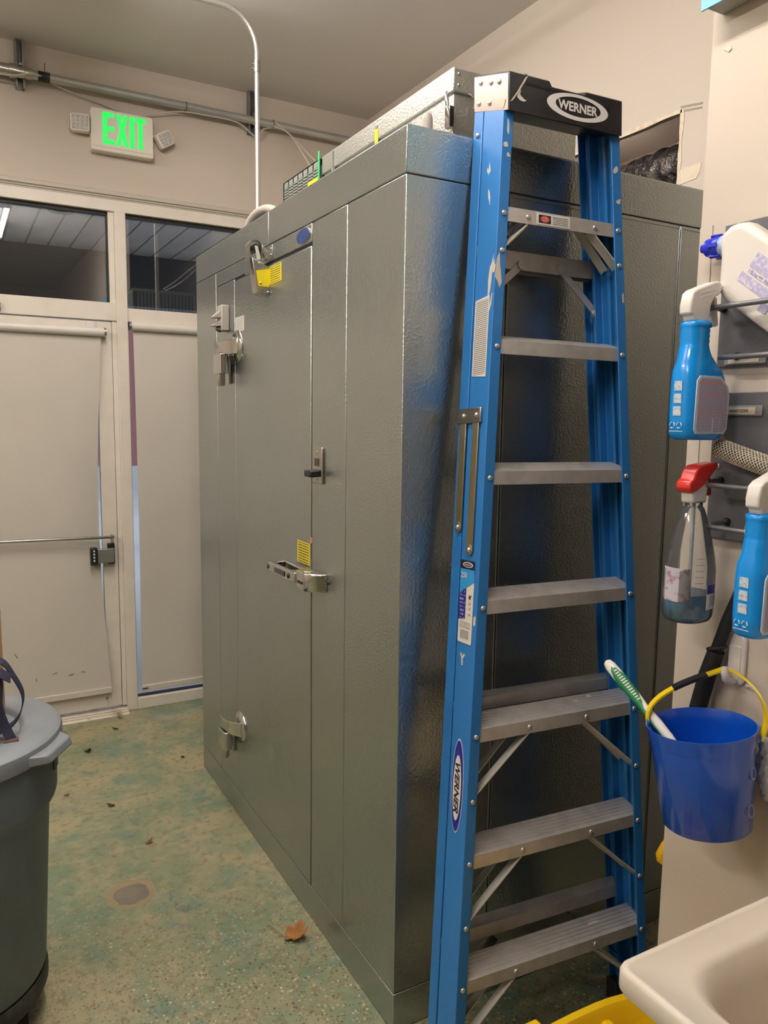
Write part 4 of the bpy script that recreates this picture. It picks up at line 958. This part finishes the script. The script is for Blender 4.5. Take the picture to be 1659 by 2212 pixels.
b = MB(); b.tube([(-.004,.043,-.130),(-.006,.060,-.190),(-.008,.090,-.330)], [.0165,.0175,.0175], 14); b.build('lower_grip', FOAM, BH, smooth=60)
b = MB(); pts = [(.018*math.cos(R(a))-.004, .042+.017*math.sin(R(a)), -.124-.006*math.sin(R(a))) for a in range(0,361,20)]; b.tube(pts, .0035, 8); b.build('cord_ring', RUBBER, BH, smooth=60)

BK = thing('beach_bucket', 'glossy blue toy beach bucket with a yellow handle hanging on the adhesive hook', 'bucket', (.300,-.690,.856), (R(-5.5),R(-3.5),0))
BKB = mat('bucket_blue', (.004,.085,.55), .22, coat=.4)
b = MB(); BH_ = .197
b.lathe([(.077,.004),(.079,0),(.082,.003),(.095,.165),(.0955,.168),(.0965,.168),(.1005,.190),(.1015,BH_),(.0995,BH_),(.0965,.190),(.0935,.168),(.0925,.160),(.080,.010),(.078,.006)], 56); b.build('bucket_body', BKB, BK, smooth=45)
# pale ring emblems on the side towards the sink
for a, z in ((-72,.120),(-76,.048)):
    m_ = Matrix.Rotation(R(a),4,'Z') @ Matrix.Translation((.0825+z*.077,0,z)) @ Matrix.Rotation(R(90-4.4),4,'Y')
    b = MB(); n = 28; eo = ellipse(0,0,.013,.013,n); ei = ellipse(0,0,.0095,.0095,n); b.v = [(p[0],p[1],.0012) for p in eo+ei]; b.f = [(i,(i+1)%n,n+(i+1)%n,n+i) for i in range(n)]; b.xf(0, m_); b.build('ring_emblem', mat('emblem_pale', (.16,.30,.62), .4) if 'emblem_pale' not in bpy.data.materials else bpy.data.materials['emblem_pale'], BK)
# handle: from rim to rim, raised over the hook
YH = mat('yellow_plastic', (.86,.62,.01), .38)
bm_ = (Matrix.Translation((.300,-.690,.856)) @ Matrix.Rotation(R(-3.5),4,'Y') @ Matrix.Rotation(R(-5.5),4,'X')).inverted()
top = bm_ @ Vector((.382,-.648,1.143))
e1 = Vector((.0985*math.cos(R(118)), .0985*math.sin(R(118)), .178)); e2 = Vector((.1035*math.cos(R(-55)), .1035*math.sin(R(-55)), .176))
def arc(a, m0, m1, c, n=14):
    out = []
    for i in range(n+1):
        t = i/n; out.append(a*(1-t)**3+m0*3*t*(1-t)**2+m1*3*t*t*(1-t)+c*t**3)
    return out
pa_ = arc(e1, e1+Vector((-.01,.02,.06)), top+Vector((-.06,.06,-.03)), top); pc_ = arc(top, top+Vector((.02,-.03,-.01)), e2+Vector((.03,-.02,.07)), e2)
wv = Vector((.55,.82,.15)).normalized()*.0145
b = MB(); b.strap(pa_, tuple(wv), .004); b.build('bucket_handle', YH, BK, smooth=50)
b = MB(); b.strap(pc_, tuple(wv), .004); b.build('bucket_handle', YH, BK, smooth=50)
b = MB(); b.strap([p+Vector((0,0,.0005)) for p in pa_[8:13]], tuple(wv*1.15), .0065); b.build('handle_grip', BLACK, BK, smooth=50)
for e_, a_ in ((e2,-55),(e1,118)): MB().dome(tuple(e_), (math.cos(R(a_)),math.sin(R(a_)),0), .007, .005).build('handle_pin', BKB, BK, smooth=60)
# toothbrush in the bucket
TB = thing('toothbrush', 'green and white toothbrush standing in the blue bucket', 'toothbrush', (.262,-.744,.936))
p_top = Vector((.250,-.455,1.122)) - Vector(TB.location); p_bot = Vector((.262,-.744,.936)) - Vector(TB.location)
ax = (p_top-p_bot).normalized(); Ltb = (p_top-p_bot).length
cview = (Vector((-.95,-1.626,1.633))-Vector((.24,-.56,1.0))).normalized(); side = ax.cross(cview).normalized(); nrm = side.cross(ax).normalized()
def tbp(u, v, w_): return p_top - ax*(u*1.22) + side*v + nrm*w_
Ltb = Ltb/1.22
def tb_ring(u, hw, hh, off=0): return [tbp(u, off+hw*math.cos(2*math.pi*j/14), hh*math.sin(2*math.pi*j/14)) for j in range(14)]
b = MB(); b.loft([tb_ring(u,hw,hh) for u,hw,hh in ((0,.003,.002),(.003,.0085,.005),(.012,.0115,.0065),(.035,.0125,.007),(.075,.0115,.007),(.105,.0085,.0065),(.135,.0105,.0065),(.165,.0095,.006),(.195,.006,.005),(Ltb-.03,.0045,.0035),(Ltb,.005,.003))]); b.build('brush_handle', WHITEP, TB, smooth=70)
GRT = mat('green_rubber', (.01,.20,.07), .45)
b = MB(); b.loft([tb_ring(u,hw,hh,of) for u,hw,hh,of in ((.016,.003,.0066,0),(.022,.0100,.0076,0),(.040,.0128,.0081,0),(.075,.0118,.0081,.0),(.095,.0088,.0076,-.0012),(.105,.0060,.0072,-.004),(.13,.0036,.0070,-.0080),(.155,.0016,.0060,-.0090))]); b.build('rubber_grip', GRT, TB, smooth=70)
b = MB()
for k in range(13):
    u = .026+k*.0052; hw = .0068-abs(k-5)*.0004; ex = .0080
    b.loft([[tbp(u-.0011,-hw*.6+.002-.001,ex),tbp(u+.0011,-hw*.6+.001,ex),tbp(u+.0018,hw+.001,ex),tbp(u-.0004,hw+.001,ex)],[tbp(u-.0011,-hw*.6+.001,ex+.0008),tbp(u+.0011,-hw*.6+.001,ex+.0008),tbp(u+.0018,hw+.001,ex+.0008),tbp(u-.0004,hw+.001,ex+.0008)]])
b.build('grip_ribs', mat('rib_white', (.74,.72,.64), .45), TB)
b = MB(); b.loft([tb_ring(u,hw,.0035) for u,hw in ((Ltb-.004,.006),(Ltb+.004,.007),(Ltb+.004,.0071))]); b.build('brush_head', WHITEP, TB)
# blue-faced box on the partition, at the top edge of the picture
BX = thing('blue_box', 'blue-faced shallow box fixed high on the partition', 'box', (XP,-.507,2.428))
MB().box(-.052,0,-.62,-.006,.004,.30).build('box_body', mat('box_grey', (.42,.40,.37), .6), BX, bevel=.002)
MB().box(-.056,-.052,-.625,0,0,.30).build('blue_face', mat('sky_blue_face', (.22,.55,.80), .5), BX)
# ragged white duster at the right edge
DU = MB(); random.seed(3)
rings = []
for i in range(14):
    t = i/13; c_ = Vector((.392,-.750+.004*math.sin(i),1.03-.12*t)); r_ = .022*math.sin(math.pi*min(1,.15+t*.8))+.004
    rings.append([c_+Vector((r_*.6*math.cos(2*math.pi*j/18)*(1+random.uniform(-.3,.3)), r_*math.sin(2*math.pi*j/18)*(1+random.uniform(-.35,.35)), random.uniform(-.004,.004))) for j in range(18)])
DU.loft(rings); tag(DU.build('white_duster', mat('duster_fluff', (.76,.72,.68), .95, bump=(70,.4,.006)), smooth=30), 'ragged white fluffy duster hanging behind the blue bucket', 'duster')
# yellow plastic scoop handle hanging behind the partition end
YS = MB(); pts = [(.480,YE+.012,.700),(.468,YE+.016,.676),(.454,YE+.024,.652),(.445,YE+.029,.630),(.448,YE+.028,.612),(.468,YE+.020,.600),(.485,YE+.014,.597)]
YS.strap(pts, (0,.020,0), .012); tag(YS.build('yellow_scoop', mat('amber_plastic', (.85,.48,.01), .4), smooth=50, bevel=.004), 'yellow plastic loop sticking out behind the partition end', 'scoop')
random.seed(11)

# ================================================================== SINK AND MOP BUCKET
SK = thing('utility_sink', 'cream moulded utility sink at the bottom right corner', 'sink', (.13,-1.20,0))
SKM = mat('cream_sink_plastic', (.76,.68,.58), .42, var=(5,(.72,.64,.54),.4,.7))
def sring(hx, hy, z, r): return [(p[0],p[1],z) for p in rrect(-hx,hx,-hy,hy,r,6)]
b = MB(); HX, HY = .287, .305
b.loft([sring(.235,.255,.50,.05),sring(.262,.282,.815,.06),sring(.268,.288,.822,.05),sring(HX-.003,HY-.003,.822,.022),sring(HX,HY,.828,.022),sring(HX,HY,.852,.022),sring(HX-.003,HY-.003,.8585,.020),sring(HX-.008,HY-.008,.860,.018),sring(HX-.013,HY-.013,.8585,.016),sring(HX-.016,HY-.016,.855,.016),sring(HX-.055,HY-.050,.853,.07),sring(HX-.066,HY-.062,.845,.08),sring(HX-.075,HY-.072,.80,.09),sring(.205,.225,.545,.08),sring(.05,.05,.53,.03)], cap=True)
b.build('basin', SKM, SK, smooth=50)
for sx in (-1,1):
    for sy in (-1,1):
        b = MB(); b.loft([[(sx*.225+dx*k,sy*.245+dy*k,z) for dx,dy in ((-1,-1),(1,-1),(1,1),(-1,1))] for z,k in ((0,.018),(.70,.026))]); b.build('leg', SKM, SK, bevel=.004)
MBK = thing('mop_bucket', 'yellow mop bucket on the floor under the sink edge', 'mop bucket', (.155,-.703,0))
YMB = mat('yellow_bucket_plastic', (.80,.52,.006), .4, var=(6,(.76,.47,.006),.4,.7))
def mring(hx, hy, z, e=2.8): return superell(0,hx,hy,z,48,e)
b = MB(); b.loft([mring(.19,.12,.05),mring(.21,.14,.06),mring(.255,.185,.345),mring(.268,.198,.350),mring(.272,.202,.362),mring(.268,.198,.372),mring(.252,.182,.372),mring(.246,.176,.362),mring(.20,.13,.075)]); b.build('bucket_body', YMB, MBK, smooth=45)
b = MB(); b.box(-.150,-.105,.165,.198,.368,.402); b.build('rim_lug', YMB, MBK, bevel=.006)
b = MB(); b.prism([(.07,.175),(.10,.175),(.10,.05),(.07,.05)], 'z', .08, .35); b.xf(0, Matrix.Translation((-.02,.0,0))); b.build('inner_rib', YMB, MBK, bevel=.01)
for sx in (-1,1):
    for sy in (-1,1):
        b = MB(); b.tube([(sx*.15-.012,sy*.09,.026),(sx*.15+.012,sy*.09,.026)], .026, 16); b.box(sx*.15-.014,sx*.15+.014,sy*.09-.012,sy*.09+.012,.03,.062); b.build('caster', RUBBER, MBK, smooth=40)

# ================================================================== BIN WITH LID, BAG AND BOX
TR = thing('waste_bin', 'round grey plastic waste bin with a flat lid on a black dolly', 'waste bin', (-1.03,.58,0))
GRB = mat('bin_grey_plastic', (.150,.180,.200), .50, var=(7,(.138,.166,.185),.4,.7))
LIDM = mat('lid_grey_plastic', (.25,.275,.295), .42, var=(7,(.23,.255,.275),.4,.7))
b = MB(); b.lathe([(.20,.135),(.232,.138),(.238,.15),(.262,.60),(.264,.604),(.279,.625),(.283,.64),(.286,.76),(.286,.795),(.27,.795)], 64); b.build('bin_body', GRB, TR, smooth=35)
b = MB(); b.lathe([(.288,.770),(.300,.771),(.301,.778),(.301,.800),(.298,.810),(.288,.817),(.230,.8195),(.212,.819),(.204,.815),(.200,.808),(.196,.803),(.02,.806)], 72); b.build('lid', LIDM, TR, smooth=35)
for a in (-32, 148):
    m_ = Matrix.Rotation(R(a),4,'Z')
    b = MB(); b.loft([[(.285,y*1.0,.772),(.285,y,.800),(.325,y*.72,.796),(.332,y*.70,.775)] for y in (-.085,-.05,.05,.085)]); b.xf(0, m_); b.build('lid_handle', LIDM, TR, bevel=.004)
b = MB(); b.lathe([(.215,.080),(.236,.082),(.242,.095),(.242,.120),(.240,.130),(.236,.136),(.228,.134)], 56); dl_ = b.build('dolly', mat('dolly_black', (.022,.020,.019), .6, var=(20,(.06,.055,.05),.5,.7)), TR, smooth=40)
for k in range(5):
    a = 2*math.pi*k/5-.5; x, y = .19*math.cos(a), .19*math.sin(a)
    b = MB(); b.tube([(x-.012,y,.032),(x+.012,y,.032)], .032, 16); b.box(x-.014,x+.014,y-.014,y+.014,.04,.085); b.build('caster', RUBBER, TR, smooth=40)
# dark embossed mark under the lid
mk = MB()
for k, (a, w2, z0, z1) in enumerate(((-17,.020,.700,.748),(-10,.010,.712,.748),(-5,.012,.685,.745))):
    mm = Matrix.Rotation(R(a),4,'Z') @ frame((.2858,0,0),(0,1,0),(0,0,1))
    plate(mk, rrect(-w2,w2,z0,z1,.005), mm, .0012)
mk.build('bin_mark', mat('bin_mark_dark', (.035,.038,.04), .5), TR)
CB = thing('cardboard_box', 'brown cardboard box standing on the bin lid at the picture edge', 'box', (-.955,.66,.816))
b = MB(); b.box(-.09,.09,-.05,.05,0,.30); b.build('carton', mat('cardboard', (.42,.26,.13), .85, var=(25,(.38,.23,.115),.4,.7)), CB, bevel=.002)
MB().box(-.092,.092,-.012,.012,.2995,.3008).build('tape', mat('packing_tape', (.48,.34,.18), .4), CB)
BG = thing('strap_bag', 'dark navy bag with loose webbing straps lying on the bin lid', 'bag', (-.94,.50,.809))
WEB = mat('navy_webbing', (.020,.020,.045), .8, bump=(260,.4,.002))
b = MB(); b.loft([superell(-.02,.050*k,.045*k,z,24,2.6) for z,k in ((0,.85),(.01,1),(.07,1.05),(.12,.9),(.16,.6),(.185,.3))]); b.build('bag_body', WEB, BG, smooth=60)
def cat(pts, n=6):
    P_ = [Vector(p) for p in pts]; out = []
    for i in range(len(P_)-1):
        a, b_, c, d_ = P_[max(i-1,0)], P_[i], P_[i+1], P_[min(i+2,len(P_)-1)]
        for k in range(n):
            t = k/n; out.append(.5*((2*b_)+(c-a)*t+(2*a-5*b_+4*c-d_)*t*t+(3*b_-a-3*c+d_)*t**3))
    return out+[P_[-1]]
b = MB(); b.strap(cat([(.050,0,.205),(.072,-.005,.195),(.090,-.01,.165),(.112,-.012,.110),(.106,-.010,.062),(.085,-.005,.030),(.050,.0,.012)]), (.006,.026,.006), .0025); b.build('strap_loop', WEB, BG, smooth=60)
b = MB(); b.strap(cat([(.045,-.01,.200),(.055,-.03,.15),(.052,-.045,.10),(.062,-.050,.055),(.080,-.062,.010)]), (.024,.008,.0), .0025); b.build('strap_end', WEB, BG, smooth=60)
b = MB(); b.strap(cat([(.030,-.02,.195),(.060,-.03,.178),(.085,-.03,.160)]), (.004,.02,.018), .0025); b.build('strap_fold', WEB, BG, smooth=60)
b = MB(); b.box(.060,.095,-.076,-.052,.0035,.014); b.build('strap_stop', mat('strap_brown', (.10,.055,.05), .7), BG, bevel=.002)
MB().box(.040,.052,-.026,-.020,.165,.182).build('buckle', STEEL, BG, bevel=.001)

# ================================================================== FLOOR: patch, leaf and debris
fp = MB(); random.seed(5)
fp.loft([[(p[0],p[1],z) for p in blob(-.490,.945,.082,.078,13,.12,.5)] for z in (.0001,.0006)]); fp.build('patch_ring', mat('patch_ochre', (.36,.265,.145), .6, var=(25,(.30,.27,.165),.4,.65)), fl)
fp = MB(); fp.loft([[(p[0],p[1],z) for p in blob(-.494,.942,.058,.058,13,.12,.5)] for z in (.0004,.0012)]); fp.build('patch_fill', mat('patch_grey', (.23,.195,.145), .65, var=(12,(.17,.15,.12),.4,.7)), fl)
LEAFM = mat('dry_leaf_orange', (.42,.19,.055), .7, var=(40,(.24,.10,.03),.5,.7), bump=(90,.4,.004))
def leaf(name, lab, loc, rz, size, m, stem=True):
    t = thing(name, lab, 'leaf', loc, (0,0,rz))
    # lobed outline, curled upward around the middle vein
    n = 40; g_ = MB(); rings = []
    for i in range(6):
        k = i/5; row = []
        for j in range(n):
            a = 2*math.pi*j/n; lob = .62+.38*abs(math.cos(2.5*a))**.7+.06*math.sin(11*a)
            r_ = size*k*lob; x, y = r_*math.cos(a), r_*.8*math.sin(a)
            z = .004*size/.03 + (max(0,y)/size)**1.5*size*1.5*(1 if stem else .4) + (max(0,-y)/size)**1.6*size*.4 + (max(0,x)/size)**2*size*.9 + .06*size*math.sin(9*a)*k
            row.append((x, y*(1-.25*abs(y)/size), z))
        rings.append(row)
    g_.loft(rings, cap=False); b0 = len(g_.v); 
    o = g_.build('blade', m, t, smooth=70); md = o.modifiers.new('thick', 'SOLIDIFY'); md.thickness = .0006
    if stem:
        s_ = MB(); s_.tube([(-size*.1,0,.003),(-size*.9,0,.004),(-size*1.5,size*.3,.012),(-size*2.4,size*1.1,.006)], [.0010,.0011,.0010,.0014], 6); s_.build('stem', mat('leaf_stem', (.20,.11,.05), .7) if 'leaf_stem' not in bpy.data.materials else bpy.data.materials['leaf_stem'], t, smooth=60)
    return t
leaf('dry_leaf', 'curled orange dry leaf with a long stem near the cooler base', (-.085,.468,.0005), R(-35), .040, LEAFM)
DKL = mat('dark_leaf_bit', (.055,.040,.025), .8)
BRL = mat('brown_leaf_bit', (.20,.10,.05), .8)
for lab, p, s_, m in (('dark crushed leaf bit on the floor left of the cooler hinges', (-.455,2.196,.0005), .026, DKL),
                      ('dark crushed leaf bit on the floor in the middle of the aisle', (-.449,1.599,.0005), .017, DKL),
                      ('tan leaf bit lying at the door threshold', (-.235,2.575,.0005), .022, mat('tan_leaf_bit', (.30,.21,.10), .8)),
                      ('small brown leaf bit just inside the exit door', (-.29,2.42,.0005), .016, DKL),
                      ('reddish leaf bit beside the far cooler corner', (-.065,1.93,.0005), .014, BRL),
                      ('small reddish leaf bit on the floor above the grey patch', (-.37,1.24,.0005), .015, BRL),
                      ('small brown leaf bit beside the waste bin', (-.60,1.78,.0005), .012, BRL)):
    leaf('leaf_fragment', lab, p, random.uniform(0,6), s_, m, False)
